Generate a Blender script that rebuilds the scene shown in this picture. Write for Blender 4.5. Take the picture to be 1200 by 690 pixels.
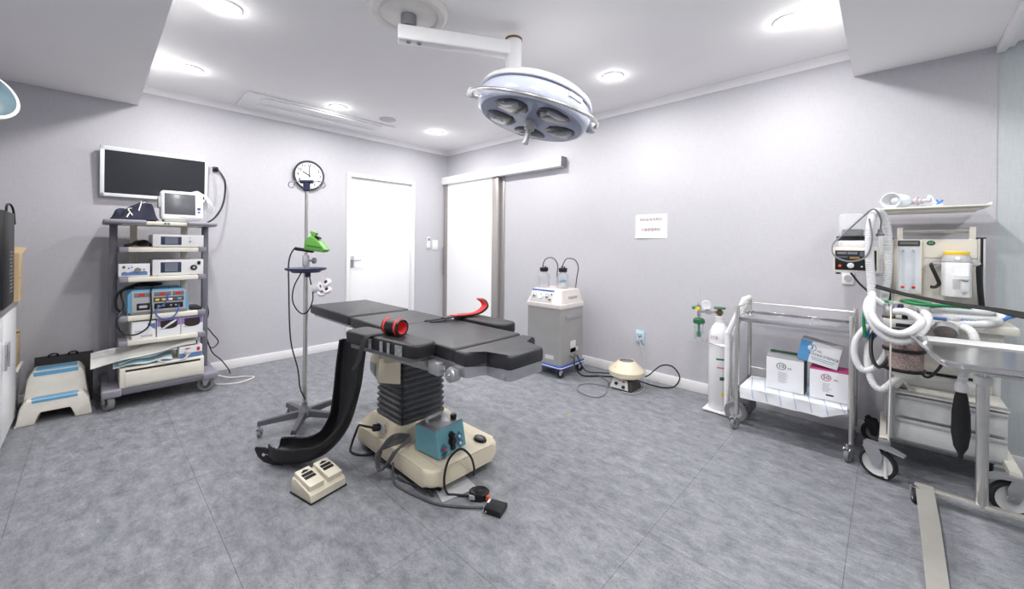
import bpy, bmesh, math, random
from mathutils import Vector, Matrix
random.seed(7)
for o in list(bpy.data.objects): bpy.data.objects.remove(o)
SC = bpy.context.scene
COL = SC.collection
# ------------------------------------------------------------------ camera
YAW, ROLL, FPX = 2.3292, 0.0095, 464.35
CAMP = Vector((4.7192, -3.5788, 1.2456))
fw = Vector((math.cos(YAW), math.sin(YAW), 0)); rt = Vector((math.sin(YAW), -math.cos(YAW), 0)); up = Vector((0, 0, 1))
cr = rt*math.cos(ROLL) + up*math.sin(ROLL); cu = up*math.cos(ROLL) - rt*math.sin(ROLL)
cam = bpy.data.cameras.new('camera'); camo = bpy.data.objects.new('camera', cam); COL.objects.link(camo)
cam.sensor_width = 36; cam.lens = FPX/1200*36; cam.shift_y = -57.44/1200; cam.clip_start = .05
camo.matrix_world = Matrix(((cr.x, cu.x, -fw.x, CAMP.x), (cr.y, cu.y, -fw.y, CAMP.y), (cr.z, cu.z, -fw.z, CAMP.z), (0, 0, 0, 1)))
SC.camera = camo
# ------------------------------------------------------------------ world, exposure
w = bpy.data.worlds.new('world'); SC.world = w; w.use_nodes = True
w.node_tree.nodes['Background'].inputs[0].default_value = (.8, .85, .9, 1); w.node_tree.nodes['Background'].inputs[1].default_value = .3
vs = SC.view_settings; vs.view_transform = 'Standard'; vs.look = 'None'; vs.gamma = 1; vs.exposure = 0.44; vs.use_curve_mapping = False
LAMP_W = 11.0; GLOW_W = 0.8
# ------------------------------------------------------------------ materials
def lin(c):
    return tuple((x/255/12.92 if x/255 <= .04045 else ((x/255+.055)/1.055)**2.4) for x in c)
MATS = {}
def mat(key, col=(200, 200, 200), rough=.5, metal=0., var=.05, scale=18., bump=0., bscale=None, trans=0., alpha=1., emit=0., coat=0., col2=None, ior=1.45, spec=.5):
    if key in MATS: return MATS[key]
    m = bpy.data.materials.new(key); m.use_nodes = True; nt = m.node_tree; N = nt.nodes; L = nt.links
    b = N['Principled BSDF']; c = lin(col)
    tc = N.new('ShaderNodeTexCoord'); nz = N.new('ShaderNodeTexNoise'); nz.inputs['Scale'].default_value = scale; nz.inputs['Detail'].default_value = 3
    L.new(tc.outputs['Object'], nz.inputs['Vector'])
    rp = N.new('ShaderNodeValToRGB'); rp.color_ramp.elements[0].position = .3; rp.color_ramp.elements[1].position = .7
    a = lin(col2) if col2 else tuple(x*(1-var) for x in c)
    rp.color_ramp.elements[0].color = (*a, 1); rp.color_ramp.elements[1].color = (*[min(1, x*(1+var*.5)) for x in c], 1)
    L.new(nz.outputs['Fac'], rp.inputs['Fac']); L.new(rp.outputs['Color'], b.inputs['Base Color'])
    b.inputs['Roughness'].default_value = rough; b.inputs['Metallic'].default_value = metal; b.inputs['IOR'].default_value = ior
    b.inputs['Specular IOR Level'].default_value = spec
    if coat: b.inputs['Coat Weight'].default_value = coat; b.inputs['Coat Roughness'].default_value = .08
    if trans: b.inputs['Transmission Weight'].default_value = trans
    if alpha < 1: b.inputs['Alpha'].default_value = alpha
    if emit: b.inputs['Emission Color'].default_value = (*c, 1); b.inputs['Emission Strength'].default_value = emit
    if bump:
        bp = N.new('ShaderNodeBump'); bp.inputs['Strength'].default_value = bump; bp.inputs['Distance'].default_value = .004
        n2 = N.new('ShaderNodeTexNoise'); n2.inputs['Scale'].default_value = bscale or scale*6; n2.inputs['Detail'].default_value = 4
        L.new(tc.outputs['Object'], n2.inputs['Vector']); L.new(n2.outputs['Fac'], bp.inputs['Height']); L.new(bp.outputs['Normal'], b.inputs['Normal'])
    MATS[key] = m; return m

def wall_mat(key, col):
    # woven wallpaper: fine crossing threads, seams left out
    m = bpy.data.materials.new(key); m.use_nodes = True; nt = m.node_tree; N = nt.nodes; L = nt.links; b = N['Principled BSDF']
    tc = N.new('ShaderNodeTexCoord'); c = lin(col)
    hs = []
    for s in ((160, 160, 14), (14, 14, 160)):
        mp = N.new('ShaderNodeMapping'); mp.inputs['Scale'].default_value = s; L.new(tc.outputs['Object'], mp.inputs['Vector'])
        n = N.new('ShaderNodeTexNoise'); n.inputs['Scale'].default_value = 1; n.inputs['Detail'].default_value = 2; L.new(mp.outputs['Vector'], n.inputs['Vector']); hs.append(n)
    ad = N.new('ShaderNodeMath'); ad.operation = 'ADD'; L.new(hs[0].outputs['Fac'], ad.inputs[0]); L.new(hs[1].outputs['Fac'], ad.inputs[1])
    mr = N.new('ShaderNodeMapRange'); mr.inputs['From Min'].default_value = .6; mr.inputs['From Max'].default_value = 1.4; L.new(ad.outputs[0], mr.inputs['Value'])
    mx = N.new('ShaderNodeMixRGB'); mx.inputs['Color1'].default_value = (*[x*.93 for x in c], 1); mx.inputs['Color2'].default_value = (*[min(1, x*1.05) for x in c], 1)
    L.new(mr.outputs['Result'], mx.inputs['Fac']); L.new(mx.outputs['Color'], b.inputs['Base Color'])
    b.inputs['Roughness'].default_value = .8; b.inputs['Specular IOR Level'].default_value = .25
    bp = N.new('ShaderNodeBump'); bp.inputs['Strength'].default_value = .12; bp.inputs['Distance'].default_value = .002
    L.new(ad.outputs[0], bp.inputs['Height']); L.new(bp.outputs['Normal'], b.inputs['Normal'])
    return m

def floor_mat():
    m = bpy.data.materials.new('vinyl_floor'); m.use_nodes = True; nt = m.node_tree; N = nt.nodes; L = nt.links; b = N['Principled BSDF']
    tc = N.new('ShaderNodeNewGeometry')
    def noise(scale, detail, sc=(1, 1, 1), rough=.5):
        mp = N.new('ShaderNodeMapping'); mp.inputs['Scale'].default_value = sc; L.new(tc.outputs['Position'], mp.inputs['Vector'])
        n = N.new('ShaderNodeTexNoise'); n.inputs['Scale'].default_value = scale; n.inputs['Detail'].default_value = detail; n.inputs['Roughness'].default_value = rough
        L.new(mp.outputs['Vector'], n.inputs['Vector']); return n
    n1 = noise(10, 8, (1, 1.6, 1), .7); n2 = noise(150, 3, (1, 1, 1), .6)
    r1 = N.new('ShaderNodeValToRGB'); e = r1.color_ramp.elements
    e[0].position = .34; e[0].color = (*lin((109, 112, 118)), 1); e[1].position = .68; e[1].color = (*lin((149, 151, 157)), 1)
    L.new(n1.outputs['Fac'], r1.inputs['Fac'])
    r2 = N.new('ShaderNodeValToRGB'); e = r2.color_ramp.elements
    e[0].position = .29; e[0].color = (.45, .45, .47, 1); e[1].position = .45; e[1].color = (1, 1, 1, 1)
    L.new(n2.outputs['Fac'], r2.inputs['Fac'])
    n3 = noise(34, 5, (1, 1.8, 1), .7); r3 = N.new('ShaderNodeMapRange'); r3.inputs['From Min'].default_value = .3; r3.inputs['From Max'].default_value = .7
    r3.inputs['To Min'].default_value = .8; r3.inputs['To Max'].default_value = 1.16; L.new(n3.outputs['Fac'], r3.inputs['Value'])
    mu = N.new('ShaderNodeMixRGB'); mu.blend_type = 'MULTIPLY'; mu.inputs['Fac'].default_value = 1
    L.new(r1.outputs['Color'], mu.inputs['Color1']); L.new(r2.outputs['Color'], mu.inputs['Color2'])
    m2 = N.new('ShaderNodeMixRGB'); m2.blend_type = 'MULTIPLY'; m2.inputs['Fac'].default_value = 1
    L.new(mu.outputs['Color'], m2.inputs['Color1']); L.new(r3.outputs['Result'], m2.inputs['Color2'])
    # scattered stains: blue ink dots, yellow iodine marks
    n4 = noise(6.5, 1); r4 = N.new('ShaderNodeValToRGB'); e = r4.color_ramp.elements; e[0].position = .76; e[0].color = (0, 0, 0, 1); e[1].position = .8; e[1].color = (1, 1, 1, 1)
    L.new(n4.outputs['Fac'], r4.inputs['Fac'])
    m3 = N.new('ShaderNodeMixRGB'); L.new(r4.outputs['Color'], m3.inputs['Fac']); L.new(m2.outputs['Color'], m3.inputs['Color1']); m3.inputs['Color2'].default_value = (*lin((140, 138, 118)), 1)
    L.new(m3.outputs['Color'], b.inputs['Base Color'])
    rr = N.new('ShaderNodeMapRange'); rr.inputs['To Min'].default_value = .38; rr.inputs['To Max'].default_value = .55; L.new(n1.outputs['Fac'], rr.inputs['Value']); L.new(rr.outputs['Result'], b.inputs['Roughness'])
    b.inputs['Specular IOR Level'].default_value = .4
    bp = N.new('ShaderNodeBump'); bp.inputs['Strength'].default_value = .08; bp.inputs['Distance'].default_value = .002; L.new(n2.outputs['Fac'], bp.inputs['Height']); L.new(bp.outputs['Normal'], b.inputs['Normal'])
    return m

W_WALL = wall_mat('lavender_wallpaper', (191, 190, 196)); W_COOL = wall_mat('blue_grey_wallpaper', (188, 194, 197))
FLOOR = floor_mat()
WHITE = mat('white_paint', (235, 235, 235), .55, var=.01)
CEIL = mat('ceiling_paint', (240, 239, 240), .85, var=.012, scale=3, spec=.2)
TRIM = mat('white_trim', (236, 235, 237), .5, var=.01)
DOORW = mat('white_door_film', (244, 244, 246), .45, var=.008)
GLOSSW = mat('gloss_white_plastic', (232, 232, 234), .3, var=.015)
IVORY = mat('ivory_plastic', (228, 224, 212), .42, var=.03)
CREAM = mat('cream_enamel', (228, 217, 192), .34, var=.03, scale=8, coat=.3)
BEIGE = mat('beige_plastic', (214, 206, 188), .5, var=.05)
GREYW = mat('grey_white_metal', (205, 206, 206), .45, var=.03)
LGREY = mat('light_grey_plastic', (178, 179, 182), .5, var=.03)
MGREY = mat('mid_grey_plastic', (120, 121, 125), .5)
LAV = mat('lavender_grey_plastic', (138, 136, 147), .5, var=.04)
DLAV = mat('dark_lavender_metal', (110, 109, 118), .5, var=.05)
BLACK = mat('black_plastic', (26, 26, 28), .4, var=.15)
RUBBER = mat('black_rubber', (34, 34, 36), .7, var=.15)
GRUB = mat('grey_rubber', (128, 128, 130), .7, var=.06)
VINYL = mat('black_vinyl_padding', (44, 44, 48), .4, var=.12, scale=9, bump=.12, bscale=240)
VSIDE = mat('black_leatherette', (30, 30, 33), .48, var=.15, scale=9, bump=.2, bscale=90)
BELLOW = mat('dark_grey_bellows', (92, 93, 97), .42, var=.1)
STEEL = mat('brushed_steel', (208, 207, 204), .28, .9, var=.06, scale=30)
STEELD = mat('satin_steel_panel', (178, 177, 176), .42, .55, var=.05, scale=6)
CHROME = mat('polished_chrome', (220, 220, 222), .12, 1., var=.03)
ALU = mat('cast_aluminium', (190, 191, 194), .42, .9, var=.06)
NAVY = mat('navy_plastic', (46, 54, 84), .45, var=.08)
NAVYC = mat('navy_cloth', (38, 40, 58), .9, var=.2, scale=40, bump=.3)
SKYB = mat('light_blue_plastic', (106, 168, 206), .42, var=.04)
TEAL = mat('teal_enamel', (108, 162, 176), .42, var=.05)
DTEAL = mat('dark_teal_panel', (62, 112, 146), .45, var=.05)
BLUE = mat('blue_plastic', (56, 82, 158), .45)
GREEN = mat('lime_green_plastic', (104, 170, 74), .4, var=.05)
DGREEN = mat('dark_green_plastic', (32, 98, 62), .45, var=.1)
GRNH = mat('green_hose_rubber', (36, 134, 84), .4, var=.06)
BLUEH = mat('blue_hose_rubber', (70, 118, 186), .4, var=.06)
RED = mat('red_foam', (222, 62, 62), .75, var=.08, bump=.15)
REDL = mat('red_indicator', (214, 40, 36), .35)
ORANGE = mat('orange_plastic', (226, 92, 50), .4)
YELLOW = mat('yellow_plastic', (240, 202, 60), .4, var=.03)
SCREEN = mat('dark_screen', (44, 45, 50), .16, var=.05, scale=2)
SCREENG = mat('grey_screen', (92, 94, 99), .25, var=.05, scale=3)
LCD = mat('lcd_grey', (116, 122, 134), .3)
PAPER = mat('white_paper', (240, 241, 245), .8, var=.015, scale=6)
PRINT = mat('dark_print', (52, 50, 54), .7)
REDP = mat('maroon_print', (150, 92, 100), .8)
GREYP = mat('pale_grey_print', (186, 186, 190), .8)
CARD = mat('brown_cardboard', (206, 180, 142), .85, var=.05, bump=.1)
HOSE = mat('translucent_white_hose', (212, 213, 215), .35, var=.03)
GLASS = mat('clear_plastic', (236, 240, 243), .08, var=.01, trans=.9, alpha=.35)
GLASSY = mat('clear_acrylic', (236, 240, 243), .1, var=.01, alpha=.28)
GRANULE = mat('pink_brown_granules', (172, 146, 138), .85, var=.25, scale=130, bump=.8, bscale=160, col2=(104, 80, 74))
BRASS = mat('dull_brass', (122, 98, 66), .4, .8)
DRAPE = mat('white_drape', (236, 238, 242), .75, var=.02, scale=8, bump=.15, bscale=20)
DRAPEB = mat('pale_blue_pouch', (200, 221, 228), .5, var=.06, scale=20, bump=.3, bscale=30)
PURPLE = mat('purple_print', (150, 124, 184), .6)
DARKIN = mat('dark_interior', (58, 50, 46), .9, var=.2, scale=40)
LED = mat('lit_downlight', (255, 252, 248), .5, var=0, emit=26.)
# ------------------------------------------------------------------ geometry helpers
def basis(z, x=None):
    z = Vector(z).normalized()
    x = Vector(x) if x is not None else (Vector((1, 0, 0)) if abs(z.x) < .9 else Vector((0, 1, 0)))
    x = (x - z*x.dot(z)).normalized(); y = z.cross(x)
    return Matrix(((x.x, y.x, z.x), (x.y, y.y, z.y), (x.z, y.z, z.z)))
def frame(o, z=(0, 0, 1), x=None):
    return Matrix.Translation(Vector(o)) @ basis(z, x).to_4x4()
def crom(pts, n=6, closed=False):
    P = [Vector(p) for p in pts]; out = []
    N_ = len(P); rng = range(N_ if closed else N_-1)
    for i in rng:
        if closed: a, b, c, d = P[(i-1) % N_], P[i], P[(i+1) % N_], P[(i+2) % N_]
        else:
            b, c = P[i], P[i+1]; a = P[i-1] if i > 0 else b*2-c; d = P[i+2] if i+2 < N_ else c*2-b
        for k in range(n):
            t = k/n
            out.append(.5*((2*b)+(c-a)*t+(2*a-5*b+4*c-d)*t*t+(3*b-a-3*c+d)*t**3))
    if not closed: out.append(P[-1])
    return out
def rrect(w, d, r, n=4, cx=0, cy=0):
    pts = []
    for sx, sy, a0 in ((1, 1, 0), (-1, 1, 90), (-1, -1, 180), (1, -1, 270)):
        for k in range(n+1):
            a = math.radians(a0+90*k/n); pts.append((cx+sx*(w/2-r)+r*math.cos(a), cy+sy*(d/2-r)+r*math.sin(a)))
    return pts
class G:
    def __init__(s): s.bm = bmesh.new()
    def _merge(s, t, M=None):
        if M is not None: t.transform(M)
        me = bpy.data.meshes.new('t'); t.to_mesh(me); t.free(); s.bm.from_mesh(me); bpy.data.meshes.remove(me); return s
    def box(s, c, d, bev=0., seg=2, M=None, rz=0.):
        t = bmesh.new(); bmesh.ops.create_cube(t, size=1); t.transform(Matrix.Diagonal((d[0], d[1], d[2], 1)))
        if bev: bmesh.ops.bevel(t, geom=t.edges[:], offset=min(bev, min(d)*.49), segments=seg, affect='EDGES', profile=.5)
        if rz: t.transform(Matrix.Rotation(rz, 4, 'Z'))
        t.transform(Matrix.Translation(Vector(c))); return s._merge(t, M)
    def bx(s, x0, x1, y0, y1, z0, z1, bev=0., seg=2, M=None):
        return s.box(((x0+x1)/2, (y0+y1)/2, (z0+z1)/2), (abs(x1-x0), abs(y1-y0), abs(z1-z0)), bev, seg, M)
    def prism(s, pts, z0, z1, M=None, bev=0., seg=2):
        t = bmesh.new(); a = [t.verts.new((p[0], p[1], z0)) for p in pts]; b = [t.verts.new((p[0], p[1], z1)) for p in pts]; n = len(pts)
        t.faces.new(a[::-1]); t.faces.new(b)
        for i in range(n): t.faces.new((a[i], a[(i+1) % n], b[(i+1) % n], b[i]))
        if bev:
            ed = [e for e in t.edges if abs(e.verts[0].co.z-e.verts[1].co.z) < 1e-6]
            bmesh.ops.bevel(t, geom=ed, offset=bev, segments=seg, affect='EDGES', profile=.5)
        bmesh.ops.recalc_face_normals(t, faces=t.faces); return s._merge(t, M)
    def loft(s, loops, M=None, cap=True):
        t = bmesh.new(); R = [[t.verts.new(Vector(p)) for p in L_] for L_ in loops]; n = len(R[0])
        for a, b in zip(R, R[1:]):
            for i in range(n): t.faces.new((a[i], a[(i+1) % n], b[(i+1) % n], b[i]))
        if cap: t.faces.new(R[0][::-1]); t.faces.new(R[-1])
        bmesh.ops.recalc_face_normals(t, faces=t.faces); return s._merge(t, M)
    def cyl(s, p0, p1, r, r2=None, seg=16, bev=0.):
        p0, p1 = Vector(p0), Vector(p1); d = p1-p0; r2 = r if r2 is None else r2
        t = bmesh.new(); bmesh.ops.create_cone(t, cap_ends=True, segments=seg, radius1=r, radius2=r2, depth=d.length)
        if bev:
            ed = [e for e in t.edges if abs(e.verts[0].co.z-e.verts[1].co.z) < 1e-6]
            bmesh.ops.bevel(t, geom=ed, offset=bev, segments=2, affect='EDGES', profile=.5)
        return s._merge(t, Matrix.Translation((p0+p1)/2) @ basis(d).to_4x4())
    def lathe(s, prof, o=(0, 0, 0), z=(0, 0, 1), seg=28, M=None, sx=1., sy=1.):
        t = bmesh.new(); rings = []
        for r, h in prof:
            if r < 1e-6: rings.append([t.verts.new((0, 0, h))])
            else: rings.append([t.verts.new((r*sx*math.cos(2*math.pi*k/seg), r*sy*math.sin(2*math.pi*k/seg), h)) for k in range(seg)])
        for a, b in zip(rings, rings[1:]):
            for k in range(seg):
                k2 = (k+1) % seg
                if len(a) == 1 and len(b) == 1: continue
                if len(a) == 1: t.faces.new((a[0], b[k], b[k2]))
                elif len(b) == 1: t.faces.new((a[k], a[k2], b[0]))
                else: t.faces.new((a[k], a[k2], b[k2], b[k]))
        bmesh.ops.recalc_face_normals(t, faces=t.faces)
        return s._merge(t, M if M is not None else frame(o, z))
    def tube(s, pts, r, seg=8, n=6, closed=False, rib=0., pitch=.012, smooth=True, flat=None):
        P = crom(pts, n, closed) if smooth else [Vector(p) for p in pts]
        if rib:   # resample finely for a corrugated hose
            Q = [P[0]]; acc = 0
            for a, b in zip(P, P[1:]):
                d = (b-a).length; k = max(1, int(round(d/(pitch/2))))
                for i in range(1, k+1): Q.append(a.lerp(b, i/k))
            P = Q
        t = bmesh.new(); T = []
        for i in range(len(P)):
            a = P[(i-1) % len(P)] if (closed or i > 0) else P[i]; b = P[(i+1) % len(P)] if (closed or i < len(P)-1) else P[i]
            T.append((b-a).normalized() if (b-a).length > 1e-9 else Vector((0, 0, 1)))
        nrm = T[0].orthogonal().normalized(); rings = []
        for i, p in enumerate(P):
            nrm = (nrm - T[i]*nrm.dot(T[i])); nrm = nrm.normalized() if nrm.length > 1e-6 else T[i].orthogonal().normalized()
            bi = T[i].cross(nrm); rr = r*(1+rib*(i % 2)) if rib else (r(i/(len(P)-1)) if callable(r) else r)
            rings.append([t.verts.new(p + (nrm*math.cos(2*math.pi*k/seg)+bi*math.sin(2*math.pi*k/seg))*rr) for k in range(seg)])
        m = len(rings)
        for i in range(m if closed else m-1):
            a, b = rings[i], rings[(i+1) % m]
            for k in range(seg): t.faces.new((a[k], a[(k+1) % seg], b[(k+1) % seg], b[k]))
        if not closed: t.faces.new(rings[0][::-1]); t.faces.new(rings[-1])
        bmesh.ops.recalc_face_normals(t, faces=t.faces); return s._merge(t)
    def ell(s, c, rad, seg=20, M=None):
        t = bmesh.new(); bmesh.ops.create_uvsphere(t, u_segments=seg, v_segments=max(8, seg//2), radius=1)
        t.transform(Matrix.Diagonal((rad[0], rad[1], rad[2], 1))); 
        if M is not None: t.transform(M)
        t.transform(Matrix.Translation(Vector(c))); return s._merge(t)
    def grid(s, f, nu, nv, th=0.):
        t = bmesh.new(); V = [[t.verts.new(Vector(f(i/nu, j/nv))) for j in range(nv+1)] for i in range(nu+1)]
        for i in range(nu):
            for j in range(nv): t.faces.new((V[i][j], V[i+1][j], V[i+1][j+1], V[i][j+1]))
        bmesh.ops.recalc_face_normals(t, faces=t.faces)
        if th: bmesh.ops.solidify(t, geom=t.faces[:], thickness=th)
        return s._merge(t)
    def o(s, name, m, parent=None, W=True, ang=38):
        bm = s.bm
        if parent is not None and W:
            off = Vector(); q_ = parent
            while q_ is not None: off += q_.location; q_ = q_.parent
            bm.transform(Matrix.Translation(-off))
        me = bpy.data.meshes.new(name); bm.to_mesh(me); bm.free(); me.materials.append(m)
        me.polygons.foreach_set('use_smooth', [True]*len(me.polygons)); me.set_sharp_from_angle(angle=math.radians(ang))
        ob = bpy.data.objects.new(name, me); COL.objects.link(ob)
        if parent is not None: ob.parent = parent
        return ob
def tag(o, label=None, cat=None, group=None, kind=None):
    if label: o['label'] = label
    if cat: o['category'] = cat
    if group: o['group'] = group
    if kind: o['kind'] = kind
    return o
def thing(name, label, cat, loc=(0, 0, 0), rz=0., group=None):
    e = bpy.data.objects.new(name, None); COL.objects.link(e); e.location = loc; e.rotation_euler = (0, 0, rz); e.empty_display_size = .05
    return tag(e, label, cat, group)
def struct(o): o['kind'] = 'structure'; return o
def text(name, body, size, m, parent, loc, xd, ud, W=True, sx=1., extr=.0004, align='CENTER', bold=0.):
    cu_ = bpy.data.curves.new('t', 'FONT'); cu_.body = body; cu_.size = size; cu_.align_x = align; cu_.align_y = 'CENTER'; cu_.extrude = extr; cu_.resolution_u = 2; cu_.offset = bold
    to = bpy.data.objects.new('t', cu_); COL.objects.link(to); bpy.context.view_layer.update()
    me = bpy.data.meshes.new_from_object(to.evaluated_get(bpy.context.evaluated_depsgraph_get())); bpy.data.objects.remove(to); bpy.data.curves.remove(cu_)
    g = G(); g.bm.from_mesh(me); bpy.data.meshes.remove(me)
    xd = Vector(xd).normalized(); ud = Vector(ud).normalized(); nd = xd.cross(ud)
    M = Matrix(((xd.x*sx, ud.x, nd.x, loc[0]), (xd.y*sx, ud.y, nd.y, loc[1]), (xd.z*sx, ud.z, nd.z, loc[2]), (0, 0, 0, 1)))
    g.bm.transform(M)
    return g.o(name, m, parent, W)
def dup(root, loc, rz=0., label=None):
    r = root.copy(); COL.objects.link(r); r.location = loc; r.rotation_euler = (0, 0, rz)
    if label: r['label'] = label
    for ch in list(root.children):
        c = ch.copy(); COL.objects.link(c); c.parent = r
        for g_ in list(ch.children):
            d = g_.copy(); COL.objects.link(d); d.parent = c
    return r
def caster(parent, p, r, ztop, head=0., w=.03, tyre=RUBBER, hub=LGREY, fork=ALU, brake=False, ti=.62):
    # wheel rolling along heading angle head, swivel stem trailing
    x, y = p; h = Vector((math.cos(head), math.sin(head), 0)); a = Vector((-h.y, h.x, 0)); c = Vector((x, y, r)); s = c + h*r*.45
    g = G()
    for sd in (-1, 1):
        q0 = c+a*sd*(w*.5+.004)
        M = Matrix(((h.x, 0, a.x, q0.x), (h.y, 0, a.y, q0.y), (0, 1, 0, q0.z), (0, 0, 0, 1)))
        g.prism([(-r*.18, -r*.2), (r*.2, -r*.2), (r*.75, r*1.0), (r*.5, r*1.22), (-r*.05, r*1.22), (-r*.3, r*.6)], -.002, .002, M)
    g.box(s+Vector((0, 0, r*1.14)), (r*.9, w+.016, r*.16), .003, M=None, rz=0) if False else None
    g.cyl(s+Vector((0, 0, r*1.1)), s+Vector((0, 0, r*1.28)), w*.62, seg=14)
    g.cyl(s+Vector((0, 0, r*1.28)), (s.x, s.y, ztop), min(.014, w*.35), seg=10)
    g.cyl(c-a*(w*.5+.008), c+a*(w*.5+.008), r*.13, seg=8)
    if brake:
        M = Matrix(((h.x, a.x, 0, c.x), (h.y, a.y, 0, c.y), (0, 0, 1, c.z), (0, 0, 0, 1)))
        g.loft([[(-r*1.35, -.02, r*.95), (-r*1.35, .02, r*.95), (-r*1.35, .02, r*1.05), (-r*1.35, -.02, r*1.05)],
                [(-r*.5, -.026, r*1.12), (-r*.5, .026, r*1.12), (-r*.5, .026, r*1.3), (-r*.5, -.026, r*1.3)],
                [(r*.7, -.026, r*1.05), (r*.7, .026, r*1.05), (r*.7, .026, r*1.3), (r*.7, -.026, r*1.3)]], M)
    f = g.o('caster', fork, parent)
    wv = w*.5
    G().lathe([(r*ti, -wv), (r*.93, -wv), (r, -wv*.6), (r, wv*.6), (r*.93, wv), (r*ti, wv), (r*ti, -wv)], M=frame(c, a), seg=24).o('tyre', tyre, f)
    G().lathe([(0, -wv*.7), (r*.2, -wv*.75), (r*.22, -wv*.4), (r*(ti-.12), -wv*.4), (r*(ti+.01), -wv*.8), (r*(ti+.01), wv*.8), (r*(ti-.12), wv*.4), (r*.22, wv*.4), (r*.2, wv*.75), (0, wv*.7)], M=frame(c, a), seg=24).o('wheel_hub', hub, f)
    return f
def cable(name, label, pts, r=.004, m=BLACK, n=6, cat='cable', seg=6):
    return tag(G().tube(pts, r, seg, n).o(name, m), label, cat)
# ================================================================== ROOM
XR, YF, H = 6.8, -4.45, 2.6
fl = struct(G().bx(-.1, XR+.1, YF-.1, .1, -.12, -.004).o('floor', mat('floor_joint', (104, 106, 112), .8)))
fl['label'] = 'mottled blue-grey vinyl tile floor'
TS = .635; tg = G(); tg.bx(-TS/2+.0006, TS/2-.0006, -TS/2+.0006, TS/2-.0006, -.004, 0)
t0 = tg.o('floor_tile', FLOOR, fl, W=False); first = True
ix0 = math.floor((0-3.972)/TS); iy0 = math.floor((YF+1.93)/TS)
for i in range(ix0, ix0+12):
    for j in range(iy0, 4):
        x0, x1 = max(3.972+i*TS, 0), min(3.972+(i+1)*TS, XR); y0, y1 = max(-1.93+j*TS, YF), min(-1.93+(j+1)*TS, 0)
        if x1-x0 < .01 or y1-y0 < .01: continue
        o_ = t0 if first else t0.copy()
        if not first: COL.objects.link(o_)
        first = False
        o_.location = ((x0+x1)/2, (y0+y1)/2, 0); o_.scale = ((x1-x0)/TS, (y1-y0)/TS, 1)
struct(G().bx(-.1, XR+.1, YF-.1, .1, H, H+.1).o('ceiling', CEIL))['label'] = 'white flat ceiling'
# walls
DY0, DY1, DZ = -1.452, -.592, 2.065
struct(G().bx(-.15, 0, YF, DY0, 0, H).bx(-.15, 0, DY1, .1, 0, H).bx(-.15, 0, DY0, DY1, DZ, H).o('wall_left', W_WALL))
struct(G().bx(0, 5.174, 0, .12, 0, H).o('wall_back', W_WALL))
struct(G().bx(5.174, XR, .004, .12, 0, H).o('wall_alcove', W_COOL))
struct(G().bx(0, XR, YF-.1, YF, 0, H).o('wall_front', W_WALL))
struct(G().bx(XR, XR+.1, YF, .1, 0, H).o('wall_right', W_COOL))
# dropped bulkheads and ceiling track
struct(G().bx(0, 4.543, YF, -3.3208, 2.428, H-.0005).o('ceiling_bulkhead_left', CEIL))
struct(G().bx(4.543, XR, YF, 0, 2.424, H-.0005).o('ceiling_bulkhead_right', CEIL))
struct(G().bx(5.168, 5.205, YF, 0, 2.378, 2.424, .004).bx(5.205, 5.235, YF, 0, 2.4, 2.424).o('trim_1', TRIM))
# coving: a concave strip between wall and ceiling
cv = [(0, 0), (.058, .05), (.058, .046)] 
cprof = [(0, .0), (.006, 0), (.012, .014), (.03, .036), (.05, .044), (.052, .05), (0, .05)]
struct(G().prism(cprof, 0, 3.3208, Matrix(((1, 0, 0, 0), (0, 0, -1, 0), (0, 1, 0, 2.549), (0, 0, 0, 1)))).o('trim_2', TRIM))
struct(G().prism(cprof, .0, 4.543, Matrix(((0, 0, 1, 0), (-1, 0, 0, 0), (0, 1, 0, 2.549), (0, 0, 0, 1)))).o('trim_3', TRIM))
# baseboards
struct(G().bx(0, .012, YF, -1.493, 0, .088, .003).bx(0, .012, -.551, 0, 0, .088, .003).o('baseboard_left', TRIM))
struct(G().bx(1.2, 5.174, -.012, 0, 0, .09, .003).o('baseboard_back', TRIM))
struct(G().bx(5.174, XR, -.012, .004, 0, .09, .003).o('baseboard_alcove', TRIM))
# hinged door
d1 = bpy.data.objects.new('door_1', None); COL.objects.link(d1); d1.location = (0, -1.022, 0); struct(d1); d1['label'] = 'white hinged door in a white frame'
G().bx(-.1, .016, -1.491, DY0+.004, 0, DZ, .003).bx(-.1, .016, DY1-.004, -.553, 0, DZ, .003).bx(-.1, .016, -1.491, -.553, DZ-.004, 2.104, .003).o('door_frame', TRIM, d1)
lf = G().bx(-.07, -.03, DY0+.007, DY1-.007, .008, DZ-.008, .002).o('door_leaf', DOORW, d1)
hd = G().bx(-.03, -.024, -1.437, -1.385, .955, 1.10, .003).cyl((-.03, -1.411, 1.05), (.02, -1.411, 1.05), .011, seg=12).tube([(.02, -1.411, 1.05), (.024, -1.39, 1.05), (.024, -1.32, 1.05)], .011).o('door_handle', ALU, lf)
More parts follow.
